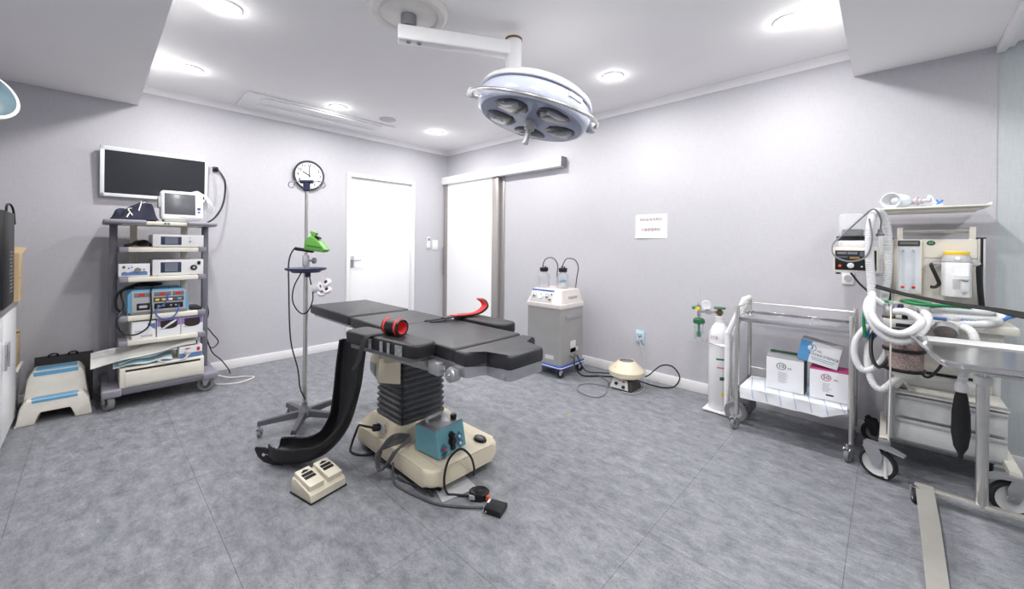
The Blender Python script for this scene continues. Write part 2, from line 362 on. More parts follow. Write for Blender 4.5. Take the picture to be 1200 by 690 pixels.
# sliding door on a surface track
d2 = bpy.data.objects.new('door_2', None); COL.objects.link(d2); d2.location = (.57, 0, 0); struct(d2); d2['label'] = 'white sliding door hung from a wall track'
G().bx(.1, 1.03, -.062, -.022, .012, 2.12).o('door_leaf', DOORW, d2)
st = mat('taupe_steel_edge', (176, 171, 168), .4, .55)
G().bx(.012, .1, -.066, -.018, .012, 2.12, .003).o('edge_stile', st, d2); G().bx(1.03, 1.137, -.066, -.018, .012, 2.12, .003).o('edge_stile', st, d2)
G().bx(.0, 2.14, -.1, 0, 2.118, 2.222, .002).o('track_cover', DOORW, d2); G().bx(2.14, 2.148, -.1, 0, 2.114, 2.224, .001).o('end_cap', MGREY, d2)
hb = G().tube([(.045, -.066, .84), (.045, -.1, .845), (.045, -.1, .9), (.045, -.1, 1.15), (.045, -.1, 1.205), (.045, -.066, 1.21)], .008, n=3).o('pull_handle', CHROME, d2)
G().bx(1.16, 1.2, -.012, 0, 0, 2.118, .002).o('door_jamb', st, d2)
# ================================================================== DOWNLIGHTS
def downlight(x, y, label, H=H):
    r = thing('downlight', label, 'ceiling light', (x, y, H), group='round ceiling downlights')
    G().lathe([(.062, -.001), (.082, -.001), (.08, -.006), (.068, -.008), (.062, -.004), (.062, -.001)], o=(x, y, H), seg=32).o('trim_ring', WHITE, r)
    G().lathe([(0, -.004), (.062, -.003)], o=(x, y, H), seg=32).o('diffuser', LED, r)
    L_ = bpy.data.lights.new('downlight_lamp', 'AREA'); L_.shape = 'DISK'; L_.size = .12; L_.energy = LAMP_W; L_.color = (1., .985, .97)
    lo = bpy.data.objects.new('downlight_lamp', L_); COL.objects.link(lo); lo.parent = r; lo.location = (0, 0, -.012)
    L2 = bpy.data.lights.new('downlight_glow', 'POINT'); L2.energy = GLOW_W; L2.shadow_soft_size = .03; L2.color = (1., .985, .97)
    l2 = bpy.data.objects.new('downlight_glow', L2); COL.objects.link(l2); l2.parent = r; l2.location = (0, 0, -.05)
for x, y, l in ((1.953, -3.068, 'large glowing downlight cut by the photo top, left of the lamp mount'), (.767, -3.07, 'downlight nearest the left ceiling bulkhead above the wall television'),
                (.767, -1.925, 'downlight beside the long air-conditioner panel'), (.767, -.75, 'small downlight in the far corner above the sliding door'),
                (1.95, -.75, 'downlight hidden behind the surgical lamp dome'), (3.125, -.75, 'downlight just right of the surgical lamp dome'),
                (4.286, -.745, 'bright downlight beside the right ceiling bulkhead'), (4.29, -1.92, 'downlight above the camera at the right bulkhead'),
                (4.29, -3.07, 'downlight directly above the camera position'), (3.12, -3.07, 'downlight behind the camera near the left bulkhead')):
    downlight(x, y, l)
downlight(5.95, -1.1, 'added unseen fill light in the lower ceiling right of the track, by the back wall', 2.424); downlight(5.95, -2.7, 'added unseen fill light in the lower ceiling right of the track, nearer the camera', 2.424)  # two extra lamps out of view, added to brighten the dark alcove
# ================================================================== AIR CONDITIONER PANEL, CEILING SPEAKER
ac = thing('air_conditioner_panel', 'long white ceiling air-conditioner panel above the left wall', 'air conditioner', (.34, -1.92, H))
G().bx(.09, .59, -2.64, -1.2, 2.582, 2.5995, .006).o('panel', GLOSSW, ac)
G().prism(rrect(.15, 1.2, .06, 6, .475, -1.92), 2.572, 2.583, bev=.003).o('louver', GLOSSW, ac)
G().bx(.16, .34, -2.5, -1.34, 2.576, 2.5825, .003).o('intake_cover', GLOSSW, ac)
G().bx(.392, .396, -2.5, -1.34, 2.5812, 2.5822).bx(.556, .56, -2.5, -1.34, 2.5812, 2.5822).o('slot', MGREY, ac)
sp = thing('ceiling_speaker', 'flat round pale grey ceiling disc beside the air-conditioner panel', 'speaker', (.775, -1.395, H))
G().lathe([(0, -.008), (.07, -.008), (.085, -.005), (.088, -.0005)], o=(.775, -1.395, H), seg=32).o('grille', LGREY, sp)
# ================================================================== SURGICAL LAMP
sl = thing('surgical_lamp', 'white and pale blue surgical lamp with five lenses on a ceiling arm', 'surgical lamp', (2.693, -2.33, H))
A = Vector((2.693, -2.33, 2.46)); Bp = Vector((3.022, -1.79, 2.46)); ad = (Bp-A).normalized()
G().lathe([(0, -.028), (.145, -.028), (.165, -.018), (.178, -.03), (.205, -.03), (.224, -.014), (.226, 0)], o=(A.x, A.y, H-.0005), seg=48).o('ceiling_plate', mat('ivory_white_disc', (226, 224, 220), .4), sl)
G().cyl((A.x, A.y, 2.505), (A.x, A.y, H-.025), .045, seg=24).o('swivel', MGREY, sl)
ax = ad; ay = Vector((-ad.y, ad.x, 0)); Ln = (Bp-A).length
MA = Matrix(((ax.x, ay.x, 0, A.x), (ax.y, ay.y, 0, A.y), (0, 0, 1, A.z), (0, 0, 0, 1)))
arm = G().bx(-.06, Ln+.0, -.04, .04, -.043, .043, .01, 3, M=MA).o('arm', GLOSSW, sl)
for xx_ in (0, .06): G().cyl(MA @ Vector((xx_, -.01, -.05)), MA @ Vector((xx_, -.01, -.04)), .012, seg=10).o('screw', MGREY, arm)
G().lathe([(0, .1), (.046, .1), (.05, .09), (.05, -.09), (.052, -.1), (.05, -.13), (.036, -.14), (.036, -.2)], o=(Bp.x, Bp.y, 2.43), seg=28).o('joint_post', GLOSSW, sl)
G().lathe([(.047, .0), (.053, .002), (.053, .014), (.047, .016)], o=(Bp.x, Bp.y, 2.515), seg=28).o('joint_ring', BRASS, sl)
Cc = Vector((3.124, -1.691, 2.135)); tl = math.radians(14)
nz_ = (up*math.cos(tl) + rt*math.sin(tl) + fw*math.sin(math.radians(3))).normalized(); xx = (rt - nz_*rt.dot(nz_)).normalized()
MD = frame(Cc, nz_, xx)
G().lathe([(0, .105), (.06, .105), (.12, .1), (.24, .08), (.31, .055), (.345, .026), (.352, .008), (.35, 0), (.325, 0)], M=MD, seg=64).o('top_shell', GLOSSW, sl)
G().lathe([(.334, .004), (.334, -.014)], M=MD, seg=48).o('seam', mat('blue_grey_seam', (104, 112, 134), .5), sl)
pb = mat('pale_blue_housing', (206, 212, 232), .22, var=.02, coat=.4)
G().lathe([(.334, -.008), (.346, -.02), (.353, -.045), (.353, -.075), (.347, -.1), (.335, -.114), (.32, -.119)], M=MD, seg=64).o('lamp_housing', pb, sl)
face = G().lathe([(0, -.124), (.15, -.123), (.3, -.12), (.326, -.117)], M=MD, seg=64).o('glass_face', mat('blue_grey_lamp_glass', (140, 149, 174), .08, var=.06, scale=3), sl)
for k in range(5):
    a = math.radians(90+72*k); c_ = Vector((math.cos(a)*.2, math.sin(a)*.2, 0)); td = Vector((-math.sin(a), math.cos(a), 0)); rd = Vector((math.cos(a), math.sin(a), 0))
    pts = [c_+td*(u*.105)+rd*(v*.088) for u, v in ((-.35, -1), (.35, -1), (.75, -.6), (1, 0), (.95, .45), (.75, .8), (.4, 1), (-.4, 1), (-.75, .8), (-.95, .45), (-1, 0), (-.75, -.6))]
    ln = G().prism([(p.x, p.y) for p in pts], -.128, -.118, MD, bev=.003).o('lens', mat('smoked_lens', (58, 60, 66), .1, var=.2, scale=12), sl)
    pts = [c_+td*(u*.095)+rd*(v*.072) for u, v in ((-.5, .1), (.5, .1), (.8, .72), (.45, .95), (-.45, .95), (-.8, .72))]
    G().prism([(p.x*.99, p.y*.99) for p in pts], -.1295, -.126, MD, bev=.001).o('lens_sheen', mat('pearl_sheen', (128, 131, 142), .15, .5), ln)  # paler plate paints the whitish reflection on half of each lens
gh = G().lathe([(.03, -.12), (.038, -.125), (.038, -.15), (.032, -.156), (.032, -.175), (.022, -.18), (0, -.18)], M=MD, seg=28).o('grip_collar', LGREY, sl)
G().lathe([(.018, -.175), (.0185, -.24), (.02, -.262), (.017, -.27), (0, -.27)], M=MD, seg=20).o('grip', ALU, sl)
arc = [MD @ Vector((math.cos(math.radians(a))*.4, math.sin(math.radians(a))*.4, -.05+.085*math.sin(math.radians(a)))) for a in range(180, 361, 15)]
e0 = MD @ Vector((-.352, 0, -.05)); e1 = MD @ Vector((.352, 0, -.05))
G().tube([e0]+arc+[e1], .0105, 10, 3).o('handle_rail', STEEL, sl)
G().cyl(MD @ Vector((-.345, .02, -.04)), MD @ Vector((-.39, .02, -.035)), .028, seg=18, bev=.004).cyl(MD @ Vector((-.39, .02, -.035)), MD @ Vector((-.43, .02, -.03)), .034, seg=20, bev=.006).o('side_knob', GLOSSW, sl)
G().box(MD @ Vector((.372, .0, -.07)), (.05, .05, .06), .008).o('rail_bracket', ALU, sl)
ap = math.radians(-52)
pl = G().box((0, 0, 0), (.1, .012, .026), .004, M=MD @ Matrix.Translation((math.cos(ap)*.354, math.sin(ap)*.354, -.034)) @ Matrix.Rotation(ap+math.pi/2, 4, 'Z')).o('badge', GLOSSW, sl)
# ================================================================== WALL FIXTURES
tv = thing('television', 'white-framed flat television hung high on the left wall', 'television', (0, -3.2, 1.6))
G().bx(.002, .02, -3.45, -2.95, 1.68, 1.95).o('mount', BLACK, tv)
MT = Matrix.Translation((.055, -3.197, 1.827)) @ Matrix.Rotation(math.radians(4), 4, 'Y')
G().box((-.01, 0, 0), (.03, .70, .405), .006, M=MT).o('casing', GLOSSW, tv)
G().bx(.004, .014, -.352, .352, .172, .206, .003, M=MT).bx(.004, .014, -.352, .352, -.206, -.178, .003, M=MT).bx(.004, .014, -.352, -.326, -.206, .206, .003, M=MT).bx(.004, .014, .33, .352, -.206, .206, .003, M=MT).o('bezel', mat('tv_frame_white', (226, 230, 233), .3), tv)
G().bx(.002, .0075, -.328, .332, -.18, .174, M=MT).o('screen', SCREEN, tv)
G().bx(.0138, .0146, -.012, .022, -.196, -.19, M=MT).o('logo', LGREY, tv)
cable('television_cable', 'black cables hanging beside the television down to the cart', [(.01, -2.77, 1.95), (.04, -2.75, 1.93), (.06, -2.71, 1.84), (.06, -2.71, 1.7), (.09, -2.74, 1.58), (.14, -2.8, 1.48), (.16, -2.86, 1.428)], .008)
tag(G().bx(.0, .025, -2.8, -2.755, 1.93, 1.975, .006).cyl((.02, -2.778, 1.952), (.045, -2.765, 1.945), .012, seg=10).o('cable_plug', BLACK), 'black plug on the wall right of the television', 'plug')
ck = thing('wall_clock', 'round wall clock with black rim and white face', 'clock', (0, -1.93, 2.005))
cc = Vector((0, -1.93, 2.005)); MC = frame(cc, (1, 0, 0), (0, 1, 0))
G().lathe([(0, .004), (.15, .004), (.162, .012), (.166, .03), (.158, .04), (.146, .038), (.144, .03), (.144, .0)], M=MC, seg=48).o('rim', mat('charcoal_rim', (58, 60, 66), .35), ck)
cf = G().lathe([(0, .028), (.145, .028)], M=MC, seg=48).o('face', PAPER, ck)
for k in range(1, 13):
    a = math.radians(90-30*k); text('numeral', str(k), .046, BLACK, cf, (.0288, cc.y+math.cos(a)*.116, cc.z+math.sin(a)*.114), (0, 1, 0), (0, 0, 1), bold=.0012)
def hand(nm, deg, ln, wd, m_, z):
    M = MC @ Matrix.Rotation(math.radians(-deg), 4, 'Z'); return G().bx(-wd/2, wd/2, -.02, ln, z, z+.0015, M=M).o(nm, m_, ck)
hand('hour_hand', 299, .08, .011, PRINT, .030); hand('minute_hand', 1, .108, .009, PRINT, .032); hand('second_hand', 180, .09, .002, MGREY, .034)
G().cyl((.028, cc.y, cc.z), (.037, cc.y, cc.z), .007, seg=12).o('hub', PRINT, ck)
rm = thing('remote_control', 'white remote control in a wall holder beside the door', 'remote', (0, -.325, 1.27))
G().bx(0, .012, -.355, -.3, 1.19, 1.28, .004).o('holder', GLOSSW, rm); b_ = G().bx(.006, .024, -.352, -.303, 1.2, 1.355, .006).o('remote_body', GLOSSW, rm)
G().bx(.0235, .0245, -.344, -.311, 1.3, 1.34).o('display', MGREY, b_)
G().bx(.0235, .0255, -.336, -.319, 1.268, 1.282, .002).o('button', LGREY, b_)
sw = thing('light_switch', 'white double light switch near the sliding door', 'switch', (0, -.21, 1.24))
G().bx(0, .009, -.258, -.162, 1.17, 1.31, .003).o('plate', GLOSSW, sw)
G().bx(.009, .014, -.246, -.212, 1.19, 1.29, .002).o('rocker', WHITE, sw); G().bx(.009, .014, -.208, -.174, 1.19, 1.29, .002).o('rocker', WHITE, sw)
nt_ = thing('paper_notice', 'white paper notice with two printed lines taped to back wall', 'notice', (3.115, 0, 1.437))
G().grid(lambda u, v: (2.963+.305*u, -.0015-.008*max(0, .12-v)*(1-u)*8, 1.326+.223*v), 12, 8, .0004).o('sheet', PAPER, nt_)
text('lettering', '마킹및위치확인', .034, REDP, nt_, (3.113, -.004, 1.498), (1, 0, 0), (0, 0, 1)); text('lettering', '시술방법확인', .034, REDP, nt_, (3.113, -.004, 1.405), (1, 0, 0), (0, 0, 1))
ol = thing('wall_outlet', 'pale blue wall outlet with a grey plug above baseboard', 'outlet', (3.02, 0, .39))
G().bx(2.974, 3.066, -.009, 0, .328, .452, .003).o('plate', mat('pale_blue_plate', (172, 208, 228), .4), ol)
G().bx(2.988, 3.052, -.012, -.008, .342, .438, .003).o('insert', mat('pale_blue_insert', (196, 222, 235), .4), ol)
G().lathe([(0, .03), (.014, .03), (.022, .014), (.022, 0)], o=(3.02, -.01, .412), z=(0, -1, 0), seg=18).lathe([(0, .03), (.014, .03), (.022, .014), (.022, 0)], o=(3.03, -.01, .368), z=(0, -1, 0), seg=18).o('plug', LGREY, ol)
o2 = thing('wall_outlet', 'small grey wall outlet under the ventilator box', 'outlet', (4.525, 0, 1.045))
G().bx(4.492, 4.556, -.009, 0, 1.0, 1.085, .003).o('plate', GLOSSW, o2); G().cyl((4.524, -.012, 1.042), (4.524, -.008, 1.042), .022, seg=18).o('socket', LGREY, o2)
# ================================================================== ENDOSCOPY CART
ec = thing('equipment_cart', 'tall lavender-grey equipment cart with white shelves under the television', 'equipment cart', (.36, -3.19, 0))
for y in (-3.474, -2.902): G().bx(.31, .355, y-.023, y+.023, .15, 1.385, .008).o('side_post', DLAV, ec)
for y in (-3.35, -3.02): G().bx(.1, .14, y-.022, y+.022, .15, 1.38, .004).o('rear_post', IVORY, ec)
for z in (1.205, .978, .682, .498):
    s_ = G().bx(.09, .575, -3.4, -2.98, z-.036, z, .004).o('shelf', IVORY, ec)
    for a, b in ((-3.448, -3.4), (-2.98, -2.93)): G().bx(.09, .578, a, b, z-.038, z+.001, .005).o('end_cap', LAV, s_)
tp = G().bx(.08, .6, -3.43, -2.95, 1.378, 1.405, .004).o('top_shelf', IVORY, ec)
for a, b in ((-3.535, -3.3), (-3.06, -2.862)): G().bx(.07, .625, a, b, 1.38, 1.412, .012, 3).o('end_cap', LAV, tp)
lg_ = G().bx(.6, .604, -3.2, -3.165, 1.383, 1.4, .001).o('logo_plate', MGREY, tp); G().lathe([(0, .001), (.008, .001)], o=(.604, -3.183, 1.391), z=(1, 0, 0), seg=12).o('logo_dot', mat('mint_mark', (120, 200, 170), .5), tp)
bs = G().bx(.1, .6, -3.44, -2.95, .105, .15, .004).o('base', DLAV, ec)
for a, b in ((-3.535, -3.43), (-2.95, -2.845)): G().bx(.09, .615, a, b, .1, .155, .01, 3).o('base_wing', LAV, bs)
dr = G().bx(.12, .59, -3.44, -2.94, .152, .3, .004).o('drawer_box', IVORY, ec)
G().bx(.588, .6, -3.41, -2.965, .165, .265, .004).o('drawer_front', IVORY, dr); G().bx(.588, .594, -3.41, -2.965, .272, .285).o('grip_gap', BLACK, dr)
for x, y, h in ((.55, -3.5, math.radians(200)), (.56, -2.92, math.radians(60)), (.16, -3.49, math.radians(250)), (.17, -2.9, math.radians(120))):
    caster(ec, (x, y), .062, .11, h, .036, GRUB, mat('hub_grey', (96, 97, 100), .5), ALU)
def scope_unit(label, y0, y1, z0, z1, x0, x1, knob):
    r = thing('endoscopy_processor', label, 'medical device', ((x0+x1)/2, (y0+y1)/2, z0))
    b = G().bx(x0, x1, y0, y1, z0+.006, z1, .005).o('casing', GREYW, r)
    f = G().bx(x1-.002, x1+.008, y0, y1, z0+.004, z1+.002, .003).o('front_panel', GLOSSW, r)
    w_ = y1-y0; h = z1-z0
    G().bx(x1+.007, x1+.0095, y0+w_*.15, y0+w_*.55, z0+h*.2, z1-h*.15, .001).o('screen_surround', NAVY, f)
    G().bx(x1+.009, x1+.0105, y0+w_*.23, y0+w_*.48, z0+h*.26, z1-h*.2).o('screen', LCD, f)
    if knob:
        G().lathe([(.022, .0), (.022, .006), (.014, .012), (0, .012)], o=(x1+.008, y0+w_*.8, z0+h*.48), z=(1, 0, 0), seg=20).o('socket', BLACK, f)
        G().lathe([(0, .013), (.009, .013), (.01, .01)], o=(x1+.008, y0+w_*.8, z0+h*.48), z=(1, 0, 0), seg=14).o('socket_ring', LGREY, f)
        G().box((x1+.014, y0+w_*.905, z0+h*.78), (.012, .022, .03), .006).o('light_plug', BLACK, f)
    else:
        G().lathe([(.009, 0), (.009, .008), (0, .009)], o=(x1+.008, y0+w_*.72, z0+h*.5), z=(1, 0, 0), seg=16).o('socket', CHROME, f)
        G().lathe([(.004, 0), (.004, .004), (0, .004)], o=(x1+.008, y0+w_*.72, z0+h*.76), z=(1, 0, 0), seg=10).o('button', MGREY, f)
    for yy in (y0+.03, y1-.03):
        for xx in (x0+.03, x1-.03): G().cyl((xx, yy, z0), (xx, yy, z0+.007), .01, seg=10).o('foot', BLACK, r)
    return r
scope_unit('white camera processor with small screen on the cart\'s upper shelf', -3.262, -2.945, 1.205, 1.305, .2, .545, False)
scope_unit('white light source with screen and round black socket on the cart', -3.262, -2.945, .978, 1.105, .2, .545, True)
sm = thing('pump_console', 'small white console with blue wave print at the cart\'s left', 'medical device', (.42, -3.365, .978))
G().bx(.2, .535, -3.44, -3.285, .982, 1.075, .005).o('casing', LGREY, sm); f = G().bx(.533, .545, -3.452, -3.275, .98, 1.08, .006).o('front_panel', GLOSSW, sm)
G().prism([(-3.435, .99), (-3.29, .99), (-3.29, 1.015), (-3.31, 1.024), (-3.34, 1.012), (-3.37, 1.022), (-3.4, 1.012), (-3.42, 1.02), (-3.435, 1.01)], 0, .001, Matrix(((0, 0, 1, .5445), (1, 0, 0, 0), (0, 1, 0, 0), (0, 0, 0, 1)))).o('wave_print', mat('steel_blue_print', (96, 126, 172), .5), f)
G().lathe([(.02, 0), (.018, .012), (0, .013)], o=(.545, -3.345, 1.028), z=(1, 0, 0), seg=20).o('dial', MGREY, f)
G().bx(.545, .549, -3.43, -3.415, 1.045, 1.062, .001).o('power_switch', DGREEN, f)
for yy, zz in ((-3.395, 1.045), (-3.378, 1.052), (-3.31, 1.035)): G().lathe([(.005, 0), (.005, .004), (0, .004)], o=(.545, yy, zz), z=(1, 0, 0), seg=10).o('button', BLUE, f)
tag(G().tube([(.5, -3.42, 1.212), (.5, -3.38, 1.225), (.45, -3.33, 1.235), (.5, -3.29, 1.23), (.46, -3.34, 1.225), (.5, -3.36, 1.24), (.44, -3.3, 1.25), (.5, -3.27, 1.222)], .012, 8, 6).o('camera_cable', BLACK), 'coiled black cable heap left of the camera processor', 'cable')
# patient monitor and cloth on the top
pm = thing('patient_monitor', 'white patient monitor with dark grey screen on top of the cart', 'monitor', (.42, -3.08, 1.412))
MP = Matrix.Translation((.45, -3.077, 1.5465)) @ Matrix.Rotation(math.radians(-6), 4, 'Y')
G().box((0, 0, 0), (.1, .275, .235), .025, 4, M=MP).o('casing', GLOSSW, pm); G().bx(.32, .5, -3.19, -2.96, 1.412, 1.445, .01).o('stand', LGREY, pm)
G().bx(.0485, .052, -.113, .083, -.08, .092, .002, M=MP).o('screen', SCREENG, pm)
G().bx(.049, .053, .095, .118, -.035, -.015, .003, M=MP).o('button', BLUE, pm); G().bx(.049, .053, .098, .114, -.06, -.048, .003, M=MP).o('button', NAVY, pm)
G().bx(.049, .0515, -.02, .025, -.103, -.096, M=MP).o('logo', LGREY, pm)
G().box((.0, -.142, 0.02), (.07, .016, .09), .005, M=MP).o('side_socket', LGREY, pm)
for k in range(4):
    o_ = .012*k; tag(G().tube([(.42, -3.02-o_, 1.66), (.43, -2.97, 1.68-o_*.3), (.46, -2.925+o_*.5, 1.63), (.47, -2.9+o_, 1.56-o_), (.45, -2.915, 1.5)], .004, 6).o('lead_wire', HOSE, pm))
def clothf(u, v):
    x = .28+.28*v; y = -3.5+.262*u; e = max(0., min(1, min(u*6, (1-u)*9)))*max(0, min(1, min(v*5, (1-v)*5)))
    h = .04+.115*math.exp(-((u-.72)/.3)**2)*(1-.4*abs(v-.5)) + .03*math.sin(u*9+v*4)*math.sin(v*7+1)+.012*math.sin(u*23+v*17)
    return (x+.02*math.sin(u*7), y+.015*math.sin(v*9), 1.4135+max(.004, h*e))
cl = thing('folded_cloth', 'crumpled navy cloth with white cord piping on top of the cart', 'cloth', (.42, -3.35, 1.4135))
G().grid(clothf, 40, 30, .004).o('fabric', NAVYC, cl)
pz = lambda u, v: Vector(clothf(u, v))+Vector((.004, 0, .006))
G().tube([pz(.55, .9), pz(.62, .8), pz(.58, .65), pz(.7, .75), pz(.85, .6)], .004, 6).tube([pz(.3, .95), pz(.36, .85), pz(.42, .95), pz(.36, .75), pz(.5, .62)], .004, 6).o('piping', IVORY, cl)
# electrosurgical unit
es = thing('electrosurgical_unit', 'light blue electrosurgical unit with red displays on the cart\'s middle shelf', 'medical device', (.38, -3.22, .682))
P0 = [(-3.4, .7), (-3.4, .84), (-3.375, .873), (-3.07, .873), (-3.05, .84), (-3.035, .7)]
MX = Matrix(((0, 0, 1, 0), (1, 0, 0, 0), (0, 1, 0, 0), (0, 0, 0, 1)))
G().prism(P0, .2, .545, MX, bev=.006).o('casing', SKYB, es)
G().bx(.21, .55, -3.385, -3.045, .684, .705, .004).o('base_skirt', MGREY, es)
f = G().bx(.543, .553, -3.378, -3.06, .705, .862, .004).o('front_panel', LGREY, es)
for y0, y1 in ((-3.365, -3.275), (-3.25, -3.15), (-3.14, -3.07)):
    d = G().bx(.552, .556, y0, y1, .82, .853, .001).o('display', MGREY, f); G().bx(.5555, .557, (y0+y1)/2-.018, (y0+y1)/2+.014, .828, .845).o('readout', REDL, d)
G().bx(.552, .5555, -3.255, -3.07, .775, .812, .001).o('key_strip', mat('charcoal_panel', (84, 84, 90), .4), f)
for y0, c_ in ((-3.245, YELLOW), (-3.205, YELLOW), (-3.165, GLOSSW), (-3.11, SKYB)): G().bx(.555, .558, y0, y0+.024, .783, .8, .001).o('key', c_, f)
G().bx(.552, .5555, -3.35, -3.275, .72, .772, .001).o('socket_plate', BLACK, f); G().bx(.552, .5555, -3.25, -3.075, .72, .765, .001).o('socket_plate', BLACK, f)
G().prism(rrect(.05, .02, .009, 4, -3.313, .746), .555, .558, MX).o('socket', LGREY, f)
for y0 in (-3.225, -3.195, -3.15, -3.12): G().lathe([(.007, 0), (.007, .004), (.003, .005)], o=(.5555, y0, .742), z=(1, 0, 0), seg=10).o('socket', LGREY, f)
G().tube([(.557, -3.1, .745), (.58, -3.11, .7), (.6, -3.14, .655), (.605, -3.19, .64), (.6, -3.235, .67), (.58, -3.24, .72), (.57, -3.19, .76), (.56, -3.17, .83), (.5, -3.16, .88)], .005, 6).o('blue_lead', BLUE, es)
cable('black_lead', 'black lead looping down the front left of the cart', [(.45, -3.25, .885), (.56, -3.27, .87), (.58, -3.27, .78), (.585, -3.268, .68), (.6, -3.29, .59), (.605, -3.36, .545), (.6, -3.43, .57), (.595, -3.46, .65), (.58, -3.44, .71), (.5, -3.42, .76), (.45, -3.43, .86), (.4, -3.36, .885)], .006)
(G().tube([(.35, -3.4, .885), (.42, -3.33, .9), (.36, -3.25, .895), (.45, -3.2, .91), (.38, -3.3, .915), (.44, -3.38, .9), (.46, -3.45, .85), (.45, -3.46, .75), (.44, -3.43, .7)], .009, 7).o('power_cord', BLACK, es))
tag(G().bx(.3, .52, -3.02, -2.945, .6835, .7, .006).o('cautery_holder', BLACK), 'flat black holder right of the blue electrosurgical unit', 'holder')
# glove boxes on the fourth shelf
def glove_box(label, y0, y1, z1, c1, hole):
    r = thing('glove_box', label, 'box', (.46, (y0+y1)/2, .499), group='cartons on the cart')
    G().bx(.34, .555, y0, y1, .499, z1, .001).o('carton', PAPER, r)
    if hole:
        G().bx(.5545, .5565, y0+.002, y1-.002, .58, z1-.002).o('colour_band', c1, r)
        cy_ = (y0+y1)/2; w_ = (y1-y0)*.36
        pts = [(cy_-w_, z1-.018), (cy_-w_, z1-.06)]+[(cy_+w_*math.cos(a), z1-.06+.025*math.sin(a)) for a in [math.pi+math.pi*k/8 for k in range(1, 8)]]+[(cy_+w_, z1-.06), (cy_+w_, z1-.015)]
        G().prism(pts, .556, .5572, MX).o('opening', DARKIN, r)
        if hole == 2: G().loft([[(.557, cy_-w_*.8, z1-.075), (.557, cy_-w_*.6, z1-.08), (.562, cy_-w_*.6, z1-.08), (.562, cy_-w_*.8, z1-.075)], [(.557, cy_+w_*.2, z1-.03), (.557, cy_+w_*.5, z1-.04), (.568, cy_+w_*.5, z1-.04), (.568, cy_+w_*.2, z1-.03)], [(.557, cy_+w_*.8, z1-.016), (.557, cy_+w_*.95, z1-.02), (.56, cy_+w_*.95, z1-.02), (.56, cy_+w_*.8, z1-.016)]]).o('glove_tip', PAPER, r)
    else:
        G().prism([(y1-.002, z1-.02), (y1-.002, z1-.07), (y1-.045, z1-.03), (y1-.05, z1-.02)], .5545, .5562, MX).o('colour_band', mat('steel_blue_print', (96, 126, 172), .5), r)
        G().bx(.5545, .5562, y0+.05, y1-.02, .512, .525).o('print_line', GREYP, r)
    G().bx(.5563, .5566, y0+.015, y0+.06, .555, .562).o('print_line', GREYP, r)
glove_box('white carton with blue corner, leftmost on the cart\'s box shelf', -3.375, -3.24, .632, SKYB, 0)
glove_box('purple and white glove box with white glove poking out', -3.232, -3.09, .64, PURPLE, 2)
glove_box('purple and white glove box at right end of its shelf', -3.085, -2.945, .64, PURPLE, 1)
# supplies above the drawer
def pouch(label, y0, y1, z0, z1, x0, x1, m_, kz=.012, tilt=.03):
    r = thing('sterile_pouch', label, 'pouch', ((x0+x1)/2, (y0+y1)/2, min(z0, z1)), group='sterile pouches on the cart')
    def fz(u, v): return z0+(z1-z0)*u+tilt*(.5-v)+kz*math.sin(u*11+v*5)*.5+.006*math.sin(v*13+u*3)+kz*math.sin(math.pi*v)
    G().grid(lambda u, v: (x0+(x1-x0)*v+.01*math.sin(u*5), y0+(y1-y0)*u, fz(u, v)), 24, 10, .003).o('film', m_, r)
    G().grid(lambda u, v: (x0+(x1-x0)*(.06+.1*v)+.01*math.sin(u*5)+.0, y0+(y1-y0)*u, fz(u, .06+.1*v)+.0025), 24, 2, .001).o('seal_band', PAPER, r)
pouch('pale blue sterile pouch lying flat on the cart drawer', -3.475, -3.14, .322, .329, .36, .585, DRAPEB, .012, .02)
pouch('crumpled pale blue sterile pouch upper in the pile', -3.45, -3.108, .348, .4, .38, .57, DRAPEB, .016)
pouch('long clear sterile pouch sticking out left of the cart', -3.59, -2.99, .368, .452, .40, .575, mat('clear_pouch_film', (214, 214, 210), .3, var=.06, scale=30, bump=.3, bscale=30), .01, .075)
ps = thing('power_supply', 'white and blue power box with red switch on the cart drawer', 'power supply', (.47, -3.02, .302))
G().bx(.38, .56, -3.098, -2.948, .302, .395, .004).o('casing', GLOSSW, ps); f = G().bx(.5595, .562, -3.096, -2.95, .304, .34).o('blue_band', mat('steel_blue_print', (96, 126, 172), .5), ps)
G().bx(.559, .567, -2.985, -2.965, .352, .38, .002).o('rocker_switch', REDL, ps); G().bx(.56, .563, -3.06, -3.03, .372, .38).o('label_strip', REDL, ps)
G().tube([(.565, -3.045, .335), (.6, -3.05, .325), (.625, -3.09, .305), (.63, -3.18, .302), (.6, -3.24, .33)], .007, 8).o('grey_lead', LGREY, ps)
G().lathe([(.022, 0), (.022, .012), (.012, .022), (0, .022)], o=(.561, -3.045, .34), z=(1, 0, 0), seg=18).o('plug', LGREY, ps)
G().box((.5, -2.99, .41), (.05, .03, .03), .006).o('top_plug', BLACK, ps)
cable('black_cable', 'black cables hanging behind the right edge of the cart', [(.2, -2.885, 1.37), (.21, -2.875, 1.2), (.2, -2.88, .9), (.21, -2.865, .7), (.2, -2.85, .6), (.22, -2.87, .5), (.22, -2.83, .42), (.23, -2.78, .33), (.22, -2.83, .28), (.2, -2.87, .38), (.2, -2.88, .5)], .005)
cable('black_cable', 'black cable running from the cart base to the floor', [(.22, -2.87, .4), (.24, -2.83, .25), (.24, -2.76, .16), (.22, -2.7, .06), (.2, -2.68, .006)], .005)
cable('white_cable', 'white power cable curling on the floor right of the cart', [(.35, -2.82, .06), (.38, -2.72, .02), (.4, -2.6, .006), (.47, -2.55, .006), (.53, -2.62, .006), (.55, -2.7, .006), (.5, -2.8, .006), (.4, -2.86, .006), (.22, -2.9, .006)], .006, mat('white_cable_skin', (226, 218, 214), .5))
